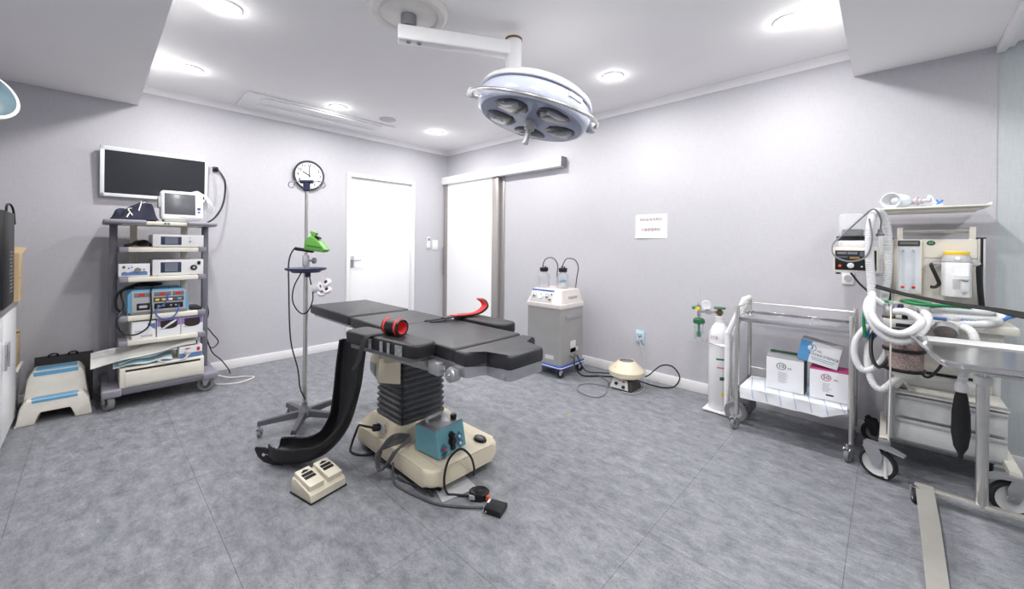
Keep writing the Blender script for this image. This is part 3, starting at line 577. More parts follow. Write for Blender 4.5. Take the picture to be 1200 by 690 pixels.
# ================================================================== LEFT CORNER
ss = thing('step_stool', 'cream plastic two-step stool with light blue treads', 'step stool', (.42, -3.755, 0))
def arch(x0, x1, zt, y0b, y1b, y0t, y1t):
    # side profile in YZ with a cut-out below, extruded in X
    pts = [(y0b, 0), (y0b, .012), (y0t-.03, zt-.05), (y0t-.012, zt-.012), (y0t, zt), (y1t, zt), (y1t+.012, zt-.012), (y1t+.03, zt-.05), (y1b, .012), (y1b, 0), (y1b-.085, 0), (y1b-.093, .07), (y1b-.103, .085), (y0b+.103, .085), (y0b+.093, .07), (y0b+.085, 0)]
    return pts
g = G(); g.prism(arch(0, 0, .335, -3.92, -3.59, -3.86, -3.65), .24, .43, MX, bev=.008); s_ = g.o('upper_step', mat('cream_stool', (232, 227, 217), .4), ss)
g = G(); g.prism(arch(0, 0, .165, -3.93, -3.58, -3.885, -3.625), .41, .53, MX, bev=.008); s2 = g.o('lower_step', MATS['cream_stool'], ss)
G().prism(rrect(.13, .2, .03, 4, .345, -3.755), .333, .341, bev=.003).o('tread', SKYB, s_); G().bx(.43, .434, -3.86, -3.65, .305, .333, .002).o('tread_lip', SKYB, s_)
G().prism(rrect(.06, .22, .02, 4, .49, -3.755), .163, .17, bev=.003).o('tread', SKYB, s2); G().bx(.528, .533, -3.86, -3.65, .145, .165, .002).o('tread_lip', SKYB, s2)
for y in (-3.935, -3.5): G().bx(.24, .53, y, y+.01, 0, .01).o('foot_flange', MATS['cream_stool'], ss) if y < -3.9 else None
bg = thing('paper_bag', 'black paper carrier bag leaning behind the step stool', 'bag', (.1, -3.725, 0))
G().loft([[(.03, -3.875, 0), (.17, -3.875, 0), (.17, -3.577, 0), (.03, -3.577, 0)], [(.09, -3.878, .372), (.1, -3.878, .372), (.1, -3.575, .372), (.09, -3.575, .372)]]).o('sheet', mat('black_paper', (40, 40, 44), .55), bg)
for y in (-3.78, -3.68): G().tube([(.1, y-.03, .365), (.115, y-.02, .385), (.118, y+.01, .388), (.1, y+.02, .365)], .006, 6).o('rope_handle', BLACK, bg)
cb = thing('base_cabinet', 'white storage cabinet with steel-edged worktop at the left edge', 'cabinet', (1.0, -4.17, 0))
CY = -3.935
G().bx(.44, 1.6, YF+.02, CY-.02, .06, .815).bx(.46, 1.58, YF+.05, CY-.06, 0, .06).o('carcass', GLOSSW, cb)
for k in range(2):
    dd = G().bx(.445+.58*k, 1.015+.58*k, CY-.02, CY, .065, .81, .003).o('door', GLOSSW, cb); G().bx(.95 if k == 0 else 1.06, .962 if k == 0 else 1.072, CY, CY+.02, .5, .65, .003).o('handle', CHROME, dd)
G().bx(.43, 1.62, YF+.01, CY+.005, .815, .85, .003).o('worktop', STEEL, cb)
mo = thing('black_console', 'tall black console with vent slots on the cabinet at left edge', 'medical device', (.9, -4.1, .85))
b_ = G().bx(.66, 1.1, -4.33, -3.928, .852, 1.42, .008).o('casing', BLACK, mo)
G().bx(.64, .662, -4.33, -3.933, .87, 1.41, .006).o('back_panel', mat('dark_grey_panel', (66, 64, 66), .5), mo)
for k in range(12): G().bx(.74, .86, -3.929, -3.926, .93+.022*k, .938+.022*k).o('vent_slot', MGREY, b_)
G().tube([(.7, -3.96, 1.415), (.7, -3.955, 1.47), (.67, -3.945, 1.475), (.65, -3.935, 1.44), (.642, -3.93, 1.35)], .006, 6).o('cord', BLACK, mo)
bc = thing('cardboard_box', 'open brown cardboard box behind the black console', 'box', (.53, -4.1, .85))
G().bx(.46, .62, -4.2, -3.912, .851, .857).bx(.46, .464, -4.2, -3.912, .857, 1.16).bx(.616, .62, -4.2, -3.912, .857, 1.16).bx(.464, .616, -3.916, -3.912, .857, 1.16).bx(.464, .616, -4.2, -4.196, .857, 1.16).o('carton', CARD, bc)
G().loft([[(.46, -3.912, 1.16), (.464, -3.912, 1.16), (.464, -4.2, 1.16), (.46, -4.2, 1.16)], [(.44, -3.89, 1.2), (.444, -3.89, 1.2), (.444, -4.15, 1.22), (.44, -4.15, 1.22)]]).o('flap', CARD, bc)
G().bx(.53, .6, -3.912, -3.9112, 1.0, 1.008).o('print_line', REDL, bc)
bn = thing('waste_bin', 'white plastic bin squeezed between cabinet and left wall', 'bin', (.24, -4.05, 0))
G().loft([[(.1, -4.18, 0), (.36, -4.18, 0), (.36, -3.96, 0), (.1, -3.96, 0)], [(.08, -4.2, .34), (.38, -4.2, .34), (.38, -3.94, .34), (.08, -3.94, .34)]]).o('body', GLOSSW, bn); G().bx(.07, .39, -4.21, -3.93, .34, .355, .005).o('rim', WHITE, bn)
cb2 = thing('cardboard_box', 'narrow brown carton standing on the white bin', 'box', (.25, -4.03, .357))
G().bx(.12, .36, -4.12, -3.945, .357, .6, .001).o('carton', CARD, cb2); G().loft([[(.36, -3.945, .6), (.362, -3.945, .6), (.362, -4.1, .6), (.36, -4.1, .6)], [(.4, -3.915, .625), (.402, -3.915, .625), (.402, -4.08, .64), (.4, -4.08, .64)]]).o('flap', CARD, cb2)
# small lamp head hung from the bulkhead at the left edge
hl = thing('hanging_device', 'white tilted device with blue-grey face and cream knob hung at upper left', 'examination lamp', (1.6, -3.93, 2.428))
hc = Vector((1.68, -3.945, 1.935)); hn = (rt*.85+up*.35-fw*.12).normalized(); MH = frame(hc, hn, (0, 0, 1))
G().lathe([(0, -.13), (.05, -.125), (.1, -.09), (.13, -.03), (.134, 0), (.12, .003)], M=MH, seg=36).o('shell', GLOSSW, hl)
G().lathe([(0, .006), (.11, .006), (.122, .002)], M=MH, seg=36).o('face', mat('blue_grey_face', (96, 120, 130), .25, var=.2, scale=14), hl)
kd = (MH.to_3x3() @ Vector((-.9, .3, 0))).normalized()
G().cyl(hc+kd*.11, hc+kd*.15, .022, seg=14, bev=.004).cyl(hc+kd*.15, hc+kd*.175, .013, seg=12).o('knob', IVORY, hl)
G().tube([hc-hn*.11, hc-hn*.2+Vector((0, 0, .06)), (1.72, -4.12, 2.25), (1.72, -4.12, 2.427)], .014, 10).cyl((1.72, -4.12, 2.41), (1.72, -4.12, 2.4275), .05, seg=20).o('hanger', GLOSSW, hl)
# ================================================================== IV STAND
iv = thing('iv_stand', 'steel pole stand on five-star wheeled base with navy tray', 'iv stand', (1.857, -2.588, 0))
vx, vy = 1.857, -2.588
G().lathe([(.0, .075), (.045, .075), (.05, .09), (.04, .12), (.02, .14), (.016, .17), (0, .17)], o=(vx, vy, 0), seg=24).o('hub', DLAV, iv)
for k in range(5):
    a = math.radians(256+72*k); d_ = Vector((math.cos(a), math.sin(a), 0)); e = Vector((vx, vy, 0))+d_*.255; n_ = Vector((-d_.y, d_.x, 0))
    c0 = Vector((vx, vy, .098)); L0 = []
    for p, w_, z0, z1 in ((c0+d_*.02, .024, -.018, .022), (Vector((vx, vy, .085))+d_*.27, .017, -.012, .014)):
        L0.append([p-n_*w_+Vector((0, 0, z0)), p+n_*w_+Vector((0, 0, z0)), p+n_*w_*.7+Vector((0, 0, z1)), p-n_*w_*.7+Vector((0, 0, z1))])
    G().loft(L0).o('leg', mat('charcoal_arm', (82, 83, 88), .45), iv)
    caster(iv, (e.x, e.y), .025, .08, a+1.1+k, .018, GRUB, LGREY, ALU)
G().cyl((vx, vy, .14), (vx, vy, 1.1), .0145, seg=18).o('lower_tube', STEEL, iv); G().cyl((vx, vy, 1.08), (vx, vy, 1.625), .011, seg=16).o('upper_tube', STEEL, iv)
G().cyl((vx, vy, 1.09), (vx, vy, 1.165), .022, seg=18, bev=.003).o('clamp_collar', LGREY, iv); G().cyl(Vector((vx, vy, 1.13)), Vector((vx, vy, 1.13))+rt*.06, .006, seg=8).cyl(Vector((vx, vy, 1.13))+rt*.045-Vector((0, 0, .0)), Vector((vx, vy, 1.13))+rt*.066, .02, seg=10, bev=.004).o('clamp_knob', MGREY, iv)
G().lathe([(0, 1.055), (.085, 1.05), (.095, 1.06), (.125, 1.068), (.128, 1.08), (.12, 1.079), (.1, 1.068), (0, 1.068)], o=(vx, vy, 0), seg=36).o('tray', NAVY, iv)
G().bx(vx+.02, vx+.05, vy-.015, vy+.015, 1.02, 1.055, .004).o('tray_clamp', NAVY, iv)
G().lathe([(.016, 1.6), (.022, 1.605), (.022, 1.655), (.0, 1.66)], o=(vx, vy, 0), seg=16).cyl(Vector((vx, vy, 1.665))-rt*.045, Vector((vx, vy, 1.665))+rt*.045, .013, seg=10, bev=.004).cyl((vx-.03, vy-.03, 1.665), (vx+.03, vy+.03, 1.665), .013, seg=10, bev=.004).o('hook_holder', NAVY, iv)
for sd in (-1, 1):
    q0 = Vector((vx, vy, 1.665)); q1 = q0+rt*sd*.1
    G().tube([q0, q1, q1+rt*sd*.022-up*.012, q1+rt*sd*.022-up*.032, q1+rt*sd*.004-up*.042, q1-rt*sd*.014-up*.032, q1-rt*sd*.012-up*.018], .0035, 6, 4).o('hook', CHROME, iv)
gp = thing('infusion_pump', 'lime green clamp-on infusion device on the pole', 'infusion pump', (vx+.07, vy+.07, 1.19))
q0 = Vector((vx, vy, 0))+rt*.075; MG = Matrix(((rt.x, fw.x, 0, q0.x), (rt.y, fw.y, 0, q0.y), (0, 0, 1, 1.235), (0, 0, 0, 1))) @ Matrix.Rotation(math.radians(8), 4, 'Y')
def YZ(pts, y0, y1, g_, M, bev=.004): return g_.prism(pts, y0, y1, M @ Matrix(((1, 0, 0, 0), (0, 0, 1, 0), (0, 1, 0, 0), (0, 0, 0, 1))), bev=bev)
YZ([(-.065, -.04), (.06, -.04), (.075, -.02), (.03, .022), (-.01, .048), (-.035, .055), (-.06, .04), (-.068, 0)], -.045, .045, G(), MG, .008).o('casing', GREEN, gp)
YZ([(-.045, .045), (-.02, .045), (-.018, .07), (-.005, .082), (-.03, .086), (-.055, .09), (-.058, .08), (-.044, .072)], -.012, .012, G(), MG, .003).o('top_lever', GREEN, gp)
YZ([(-.02, .05), (.015, .042), (.012, .055), (-.012, .062)], -.02, .02, G(), MG, .003).o('button', BLACK, gp)
G().box((-.0, -.046, -.008), (.1, .004, .004), .001, M=MG).o('seam', DGREEN, gp)
G().box((-.08, 0, -.045), (.12, .035, .022), .005, M=MG).o('clamp', BLACK, gp)
G().tube([Vector((vx, vy, 1.2))-rt*.04, Vector((vx, vy, 1.215))-rt*.075, Vector((vx, vy, 1.13))-rt*.115, Vector((vx, vy, .95))-rt*.115, Vector((vx, vy, .6))-rt*.1, Vector((vx, vy, .4))-rt*.05, Vector((vx, vy, .27))-rt*.02-fw*.02, Vector((vx, vy, .2))+rt*.02-fw*.03], .0045, 6).o('cord', BLACK, gp)
cable('tray_cord', 'black cord hanging in a loop below the navy tray', [Vector((vx, vy, 1.05))-rt*.02-fw*.02, Vector((vx, vy, .95))-rt*.07-fw*.02, Vector((vx, vy, .85))-rt*.075-fw*.02, Vector((vx, vy, .78))-rt*.02-fw*.03, Vector((vx, vy, .79))+rt*.03-fw*.03, Vector((vx, vy, .88))+rt*.06-fw*.02, Vector((vx, vy, 1.0))+rt*.04-fw*.02, Vector((vx, vy, 1.05))+rt*.02-fw*.01], .0045)
# tape rolls hanging on a thread from the tray
tr_ = [(.075, .95, rt+up*.25), (.142, .985, (.6, -.8, .3)), (.146, .935, (.6, -.7, .5)), (.108, .915, (.8, -.3, .5))]
tlab = ['largest white tape roll of the hanging cluster', 'topmost white tape roll of the hanging cluster', 'white tape roll at the right of the hanging cluster', 'lowest white tape roll of the hanging cluster']
for k, (dx, z, ax_) in enumerate(tr_):
    p = Vector((vx, vy, z))+rt*dx; r = thing('tape_roll', tlab[k], 'tape roll', p, group='white tape rolls hanging below the tray')
    h = .026 if k == 0 else .012; ro = .034 if k == 0 else .027
    G().lathe([(.012, -h), (ro, -h), (ro, h), (.012, h), (.012, -h)], o=p, z=ax_, seg=24).o('tape', PAPER, r)
    G().lathe([(.0118, -h-.0005), (.0095, -h-.0005), (.0095, h+.0005), (.0118, h+.0005)], o=p, z=ax_, seg=18).o('core', REDP, r)
cable('thread', 'thin white thread holding the tape rolls', [Vector((vx, vy, 1.07))+rt*.1, Vector((vx, vy, 1.02))+rt*.115, Vector((vx, vy, .97))+rt*.118, Vector((vx, vy, .935))+rt*.075], .0015, PAPER)
# ================================================================== OPERATING TABLE
ot = thing('operating_table', 'black padded operating table on a cream pedestal base', 'operating table', (2.7, -2.21, 0))
def pad(name, x0, x1, y0, y1, z0, z1, par, rz=0., m_=VINYL, cr_=.018):
    c = ((x0+x1)/2, (y0+y1)/2); M = Matrix.Translation((c[0], c[1], 0)) @ Matrix.Rotation(rz, 4, 'Z')
    return G().prism(rrect(x1-x0, y1-y0, cr_, 4), z0, z1, M, bev=.014, seg=3).o(name, m_, par, ang=50)
ZT = .77
pad('head_pad', 1.49, 2.165, -2.43, -1.975, ZT-.062, ZT+.004, ot); pad('back_pad', 2.195, 2.64, -2.435, -1.975, ZT-.065, ZT, ot); pad('seat_pad', 2.645, 3.278, -2.44, -1.975, ZT-.068, ZT, ot)
LP = [(3.288, -2.445), (3.36, -2.445), (3.375, -2.425), (3.385, -2.365), (3.40, -2.345), (3.525, -2.345), (3.54, -2.33), (3.54, -2.115), (3.525, -2.1), (3.405, -2.1), (3.392, -2.075), (3.385, -1.99), (3.37, -1.975), (3.288, -1.975)]
G().prism(LP, ZT-.07, ZT-.004, bev=.014, seg=3).o('leg_pad', VINYL, ot, ang=50)
G().bx(1.52, 2.15, -2.41, -2.0, ZT-.078, ZT-.06, .003).o('head_board', ALU, ot)
G().bx(2.2, 3.27, -2.42, -1.99, ZT-.1, ZT-.066, .004).o('table_frame', GREYW, ot)
G().prism([(p[0]-.004, -2.21+(p[1]+2.21)*.97) for p in LP], ZT-.118, ZT-.068).o('leg_board', ALU, ot)
for y in (-2.465, -1.955): G().bx(2.22, 3.25, y-.006, y+.006, ZT-.11, ZT-.082, .002).o('side_rail', STEEL, ot)
for x in (2.3, 2.75, 3.22):
    for y in (-2.445, -1.975): G().bx(x-.02, x+.02, y-.016, y+.016, ZT-.108, ZT-.084, .002).o('rail_spacer', STEEL, ot)
G().bx(3.16, 3.24, -2.50, -2.46, ZT-.125, ZT-.065, .006).o('rail_clamp', ALU, ot)
G().cyl((3.29, -2.475, ZT-.115), (3.29, -2.43, ZT-.115), .032, seg=20, bev=.004).bx(3.27, 3.33, -2.465, -2.435, ZT-.115, ZT-.08, .004).o('hinge', ALU, ot); G().cyl((3.29, -2.483, ZT-.115), (3.29, -2.47, ZT-.115), .01, seg=10).o('hinge_bolt', CHROME, ot)
G().cyl((3.505, -2.352, ZT-.1), (3.505, -2.338, ZT-.1), .01, seg=10).o('edge_bolt', CHROME, ot)
# column
lps = []; N_ = 12; zb, zt = .215, .63
def rr3(w, d, z, cx=2.592, cy=-2.228, r=.04): return [(p[0], p[1], z) for p in rrect(w, d, r, 4, cx, cy)]
for k in range(N_):
    z = zb+(zt-zb)*k/N_; h = (zt-zb)/N_; s_ = 1-.04*k/N_
    if k < 3: h *= .98
    lps += [rr3(.282*s_, .292*s_, z), rr3(.308*s_, .318*s_, z+h*.4), rr3(.308*s_, .318*s_, z+h*.62)]
lps.append(rr3(.27, .28, zt)); G().loft(lps).o('bellows', BELLOW, ot, ang=20)
G().bx(2.46, 2.8, -2.37, -2.06, .625, .672, .006).o('column_head', CREAM, ot)
G().cyl((2.735, -2.372, .225), (2.735, -2.372, .6), .005, seg=8).o('bellows_seam', BLACK, ot)
# base
bsx0, bsx1, bsy0, bsy1 = 2.3, 3.125, -2.455, -1.975
b_ = G().prism(rrect(bsx1-bsx0, bsy1-bsy0, .065, 6, (bsx0+bsx1)/2, (bsy0+bsy1)/2), .045, .135, bev=.022, seg=4).o('base', CREAM, ot)
hm = [[(2.33, -2.43, .132), (2.8, -2.43, .132), (2.8, -1.995, .132), (2.33, -1.995, .132)], [(2.41, -2.405, .205), (2.765, -2.405, .205), (2.765, -2.04, .205), (2.41, -2.04, .205)], [(2.43, -2.39, .222), (2.75, -2.39, .222), (2.75, -2.055, .222), (2.43, -2.055, .222)]]
G().loft(hm).o('base_hump', CREAM, ot); G().prism(rrect(.28, .34, .05, 5, 2.985, -2.215), .1335, .1375, bev=.002).o('base_panel', CREAM, ot)
G().prism(rrect(.74, .41, .05, 4, 2.71, -2.215), .012, .05).o('base_skirt', RUBBER, ot)
for x, y in ((2.42, -2.38), (3.0, -2.38), (2.42, -2.05), (3.0, -2.05)): G().cyl((x, y, 0), (x, y, .02), .03, seg=14).o('foot', BLACK, ot)
cbx = G().loft([[(2.6, -2.5, .535), (2.74, -2.52, .5), (2.79, -2.42, .48), (2.64, -2.40, .48)], [(2.6, -2.5, .6), (2.74, -2.52, .6), (2.79, -2.42, .605), (2.62, -2.4, .605)], [(2.62, -2.495, .64), (2.7, -2.5, .645), (2.73, -2.42, .645), (2.64, -2.4, .645)]]).o('control_box', CREAM, ot)
G().loft([[(2.615, -2.505, .54), (2.69, -2.516, .525), (2.69, -2.519, .525), (2.615, -2.508, .54)], [(2.615, -2.505, .592), (2.69, -2.516, .592), (2.69, -2.519, .592), (2.615, -2.508, .592)]]).o('rating_plate', mat('silver_label', (176, 184, 192), .4), cbx)
sk_ = G().box((2.60, -2.43, .185), (.075, .012, .06), .004, rz=.1).o('power_inlet', GREYW, ot)
G().cyl((2.6, -2.435, .19), (2.59, -2.475, .195), .02, seg=14, bev=.004).tube([(2.592, -2.47, .195), (2.55, -2.5, .2), (2.48, -2.5, .185), (2.42, -2.48, .15), (2.38, -2.475, .1), (2.36, -2.49, .03), (2.40, -2.515, .008), (2.47, -2.5, .008), (2.52, -2.44, .008), (2.56, -2.36, .008)], .007, 8).o('power_cord', BLACK, ot)
# arm boards belong to the table: clamped on its rails
ar = pad('arm_pad', 2.6, 3.17, -2.62, -2.475, ZT-.05, ZT+.016, ot, math.radians(8), VSIDE, .04)
G().prism(rrect(.5, .125, .03, 4), ZT-.07, ZT-.05, Matrix.Translation((2.885, -2.548, 0)) @ Matrix.Rotation(math.radians(8), 4, 'Z')).o('arm_board', MGREY, ot)
for k, (xx, w_) in enumerate(((2.84, .02), (2.93, .022), (2.985, .018), (3.06, .05))):
    M = Matrix.Translation((2.91, -2.548, 0)) @ Matrix.Rotation(math.radians(8), 4, 'Z')
    G().bx(xx-2.91-w_/2, xx-2.91+w_/2, -.0745, -.0715, ZT-.046, ZT+.004, M=M).o('clear_tape', mat('clear_tape_film', (150, 152, 156), .25, var=.3, scale=60), ar)
G().loft([[(2.9, -2.5, ZT-.13), (3.14, -2.47, ZT-.13), (3.14, -2.45, ZT-.13), (2.9, -2.45, ZT-.13)], [(2.85, -2.55, ZT-.07), (3.15, -2.52, ZT-.07), (3.15, -2.45, ZT-.07), (2.85, -2.45, ZT-.07)]]).o('arm_bracket', ALU, ot)
pad('arm_pad', 2.62, 3.1, -1.955, -1.8, ZT-.05, ZT+.014, ot, 0, VSIDE, .06)
G().prism(rrect(.44, .13, .03, 4), ZT-.07, ZT-.05, Matrix.Translation((2.86, -1.88, 0))).o('arm_board', MGREY, ot)
G().bx(2.7, 3.0, -1.975, -1.85, ZT-.12, ZT-.07, .004).o('arm_bracket', ALU, ot)
# ------------------------------------------------------------------ straps on the arm boards
c1 = thing('arm_cuff', 'rolled black and red padded cuff on the near arm board', 'arm strap', (2.9, -2.54, ZT+.017))
CA = Vector((.97, .22, 0)).normalized(); cc_ = Vector((2.905, -2.525, ZT+.017+.041))
G().lathe([(.031, -.055), (.04, -.056), (.041, -.05), (.041, .05), (.04, .056), (.031, .055)], o=cc_, z=CA, seg=28).o('outer_sleeve', BLACK, c1)
G().lathe([(.0312, -.0555), (.0295, -.05), (.0295, .05), (.0312, .0555)], o=cc_, z=CA, seg=28).o('inner_lining', RED, c1)
for s_ in (-.04, .036): G().lathe([(.0405, s_-.007), (.0425, s_-.006), (.0425, s_+.006), (.0405, s_+.007)], o=cc_, z=CA, seg=28).o('red_band', RED, c1)
sv = Vector((-CA.y, CA.x, 0))
def strip(pts, wv, w_, th=.004):
    P_ = crom(pts, 6); wv = Vector(wv).normalized(); T = []; g = G(); L_ = []
    for i, p in enumerate(P_):
        t = (P_[min(i+1, len(P_)-1)]-P_[max(i-1, 0)]).normalized(); n = t.cross(wv).normalized()
        L_.append([p-wv*w_/2-n*th/2, p+wv*w_/2-n*th/2, p+wv*w_/2+n*th/2, p-wv*w_/2+n*th/2])
    return g.loft(L_)
strip([cc_+Vector((-.02, -.02, -.035)), (2.85, -2.6, ZT+.02), (2.845, -2.645, ZT+.012), (2.838, -2.665, ZT-.04), (2.83, -2.675, ZT-.1), (2.80, -2.69, ZT-.15)], (1, .1, 0), .036).o('strap_tail', mat('black_webbing', (38, 38, 42), .8, bump=.3), c1)
strip([cc_+Vector((-.0, .03, .025)), cc_+Vector((-.02, .06, .01)), cc_+Vector((-.06, .09, -.03)), cc_+Vector((-.14, .11, -.053))], (.6, .8, 0), .03).o('strap_tail', MATS['black_webbing'], c1)
c2 = thing('arm_cuff', 'open curled red-lined strap lying over the far arm board', 'arm strap', (2.74, -1.95, ZT+.016))
pth = [(2.69, -2.06, ZT+.012), (2.71, -2.0, ZT+.02), (2.735, -1.92, ZT+.02), (2.765, -1.84, ZT+.03), (2.785, -1.795, ZT+.065), (2.77, -1.79, ZT+.1), (2.74, -1.8, ZT+.118)]
strip(pth, (.95, -.25, .1), .085, .008).o('outer_layer', BLACK, c2, ang=60)
strip([Vector(p)+Vector((.002, -.007, .0065)) if i < 4 else Vector(p)+Vector((-.0, -.008, -.001)) for i, p in enumerate(pth[1:])], (.95, -.25, .1), .07, .005).o('red_lining', RED, c2, ang=60)
for dx in (-.02, .03): strip([(2.7+dx, -2.07, ZT+.01), (2.68+dx, -2.12, ZT+.006), (2.66+dx, -2.16, ZT+.004)], (1, -.2, 0), .03, .004).o('strap_tail', MATS['black_webbing'], c2)
# ------------------------------------------------------------------ black leg sling
sg = thing('leg_sling', 'black padded trough hanging from table to floor with rounded tip', 'leg support', (2.4, -2.7, 0))
pp = crom([(2.635, -2.60, .715), (2.615, -2.60, .6), (2.59, -2.605, .42), (2.545, -2.62, .26), (2.46, -2.67, .12), (2.36, -2.74, .05), (2.25, -2.81, .028), (2.16, -2.86, .045)], 6)
Lo = []; n_ = len(pp)
for i, p in enumerate(pp):
    s_ = i/(n_-1); t = (pp[min(i+1, n_-1)]-pp[max(i-1, 0)]).normalized()
    wv = Vector((.9, .3, 0)).lerp(Vector((.6, -.8, 0)), min(1, max(0, s_-.2)*1.6)); wv = (wv-t*wv.dot(t)).normalized(); nn = t.cross(wv)
    W_ = .078-.01*min(1, s_*1.4); hh = .03+.045*min(1, s_*1.5); 
    if s_ > .9: k = (s_-.9)/.1; W_ *= math.sqrt(max(.05, 1-k*k*.7)); hh *= 1-.2*k
    th = .009
    prof = [(-W_-th, hh), (-W_-th, .3*hh), (-W_*.75, -th), (W_*.75, -th), (W_+th, .3*hh), (W_+th, hh), (W_, hh), (W_, .35*hh), (W_*.7, .004), (-W_*.7, .004), (-W_, .35*hh), (-W_, hh)]
    Lo.append([p+wv*a+nn*b for a, b in prof])
G().loft(Lo).o('trough', mat('black_padded_fabric', (30, 30, 33), .38, var=.2, scale=12, bump=.25, bscale=40), sg, ang=50)
G().tube([L_[0]*.5+L_[11]*.5 for L_ in Lo], .007, 6, 1).o('piping', BLACK, sg); G().tube([L_[5]*.5+L_[6]*.5 for L_ in Lo], .007, 6, 1).o('piping', BLACK, sg)
MFl = Matrix(((.78, 0, .62, 2.215), (.62, 0, -.78, -2.892), (0, 1, 0, .006), (0, 0, 0, 1)))
G().prism([(-.085, .095), (-.09, .08), (-.07, .04), (-.035, .012), (.02, .0), (.08, .0), (.075, .03), (.05, .06), (.02, .082), (-.03, .096)], -.004, .005, MFl, bev=.003).o('end_flap', BLACK, sg)
G().lathe([(.004, 0), (.008, 0), (.008, .001), (.004, .001), (.004, 0)], M=MFl @ Matrix.Translation((-.035, .055, .005)), seg=16).o('logo_mark', PAPER, sg); G().bx(-.022, .012, .056, .0585, .005, .006, M=MFl).o('logo_mark', GREYP, sg)
# ------------------------------------------------------------------ things on and around the base
bb = thing('teal_control_unit', 'teal control unit with black knobs standing on the table base', 'medical device', (2.96, -2.28, .138))
ub = Vector((.985, .13, 0)).normalized(); vb = Vector((-ub.y, ub.x, 0)); MB_ = Matrix(((ub.x, vb.x, 0, 2.955), (ub.y, vb.y, 0, -2.272), (0, 0, .76, .1385), (0, 0, 0, 1)))
for x in (-.07, .07):
    for y in (-.08, .08): G().cyl(MB_ @ Vector((x, y, 0)), MB_ @ Vector((x, y, .012)), .01, seg=10).o('foot', BLACK, bb)
bo = G().loft([[(-.085, -.1, .012), (.098, -.1, .012), (.098, .1, .012), (-.085, .1, .012)], [(-.085, -.1, .185), (.07, -.1, .185), (.07, .1, .185), (-.085, .1, .185)]], M=MB_).o('casing', TEAL, bb)
G().bx(-.085, .066, -.096, .096, .184, .19, .002, M=MB_).o('lid', ALU, bb)
G().tube([MB_ @ Vector(p) for p in ((-.05, -.05, .19), (-.05, -.05, .212), (-.045, -.035, .218), (-.045, .035, .218), (-.05, .05, .212), (-.05, .05, .19))], .009, 8, 4).o('carry_handle', LGREY, bb)
def onf(y, z): t = (z-.012)/.173; return MB_ @ Vector((.098-.028*t+.0005, y, z))
nf = (MB_.to_3x3() @ Vector((.987, 0, .16))).normalized()
MF = Matrix(((vb.x, 0, nf.x, 0), (vb.y, 0, nf.y, 0), (0, 1, nf.z, 0), (0, 0, 0, 1)))
for y, z, r_ in ((.0, .125, .018), (.0, .085, .024)): G().lathe([(r_, 0), (r_, .006), (r_*.75, .008), (r_*.7, .022), (0, .023)], o=onf(y, z), z=nf, seg=20).o('knob', BLACK, bb)
G().lathe([(.016, 0), (.016, .01), (.011, .016), (0, .017)], o=onf(.0, .045), z=nf, seg=16).o('knob', BLACK, bb)
for y, z, c_ in ((-.062, .06, REDL), (-.062, .03, DGREEN), (.055, .09, GLOSSW), (.055, .045, GLOSSW)):
    p_ = G().lathe([(.026, 0), (.026, .002), (0, .002)], o=onf(y, z), z=nf, seg=4).o('socket_plate', DTEAL, bb); G().lathe([(.008, 0), (.008, .006), (0, .006)], o=onf(y, z)+nf*.002, z=nf, seg=12).o('socket', c_, bb)
G().lathe([(.016, 0), (.018, .012), (.016, .024), (0, .026)], o=MB_ @ Vector((.03, .07, .19)), seg=14).o('top_knob', BLACK, bb)
ov = thing('hand_remote', 'small oval black remote on the corner of the cream base', 'remote', (3.045, -2.06, .136))
G().lathe([(0, .0), (.042, 0), (.046, .008), (.04, .017), (0, .018)], o=(3.045, -2.06, .136), seg=24, sx=1, sy=.62).o('body', BLACK, ov); G().lathe([(0, .001), (.018, .001), (.02, 0)], o=(3.045, -2.06, .154), seg=18, sx=1.2, sy=.6).o('key_area', MGREY, ov)
lead = mat('dark_grey_lead', (82, 82, 86), .5); cp_ = []
for k in range(5):
    o_ = .013*k
    cp_ += [(2.86+o_*.3, -2.405, .225-o_*.5), (2.80, -2.45-o_*.2, .22-o_), (2.74-o_*.4, -2.475-o_*.6, .17-o_), (2.72+o_*.3, -2.495-o_*.7, .1), (2.76+o_*.6, -2.52-o_*.5, .04+o_*.4), (2.82, -2.505-o_*.3, .09), (2.86-o_*.2, -2.48-o_*.2, .16)]
cable('coiled_lead', 'grey cable coiled in several turns against the table base', cp_, .0055, lead)

cable('floor_lead', 'grey lead running along the floor to the square black pedal', [(2.84, -2.49, .1), (2.86, -2.5, .03), (2.9, -2.5, .008), (2.98, -2.49, .007), (3.07, -2.47, .007), (3.17, -2.44, .007), (3.27, -2.37, .007), (3.345, -2.31, .012)], .006, lead)
cable('floor_lead', 'grey lead winding from the plate to the oval pedal', [(2.86, -2.47, .03), (2.93, -2.44, .007), (3.0, -2.42, .008), (3.06, -2.41, .008), (3.1, -2.42, .008)], .007, lead)
cable('looped_lead', 'dark lead rising in a tall loop in front of the base', [(3.23, -2.3, .01), (3.17, -2.34, .008), (3.145, -2.37, .02), (3.15, -2.39, .1), (3.16, -2.37, .19), (3.175, -2.31, .225), (3.18, -2.25, .17), (3.165, -2.21, .09), (3.14, -2.19, .03)], .006, BLACK)
fp = thing('floor_plate', 'thin grey metal plate on the floor under the table base', 'plate', (3.09, -2.31, 0))
G().prism([(2.985, -2.36), (3.17, -2.415), (3.205, -2.22), (3.04, -2.19)], .0005, .006, bev=.001).o('plate', mat('painted_grey_plate', (196, 198, 201), .4, .1), fp)
for q_ in ((3.03, -2.35), (3.08, -2.37)): G().box((q_[0], q_[1], .012), (.03, .016, .012), .003, rz=.5).o('clip', BLACK, fp)
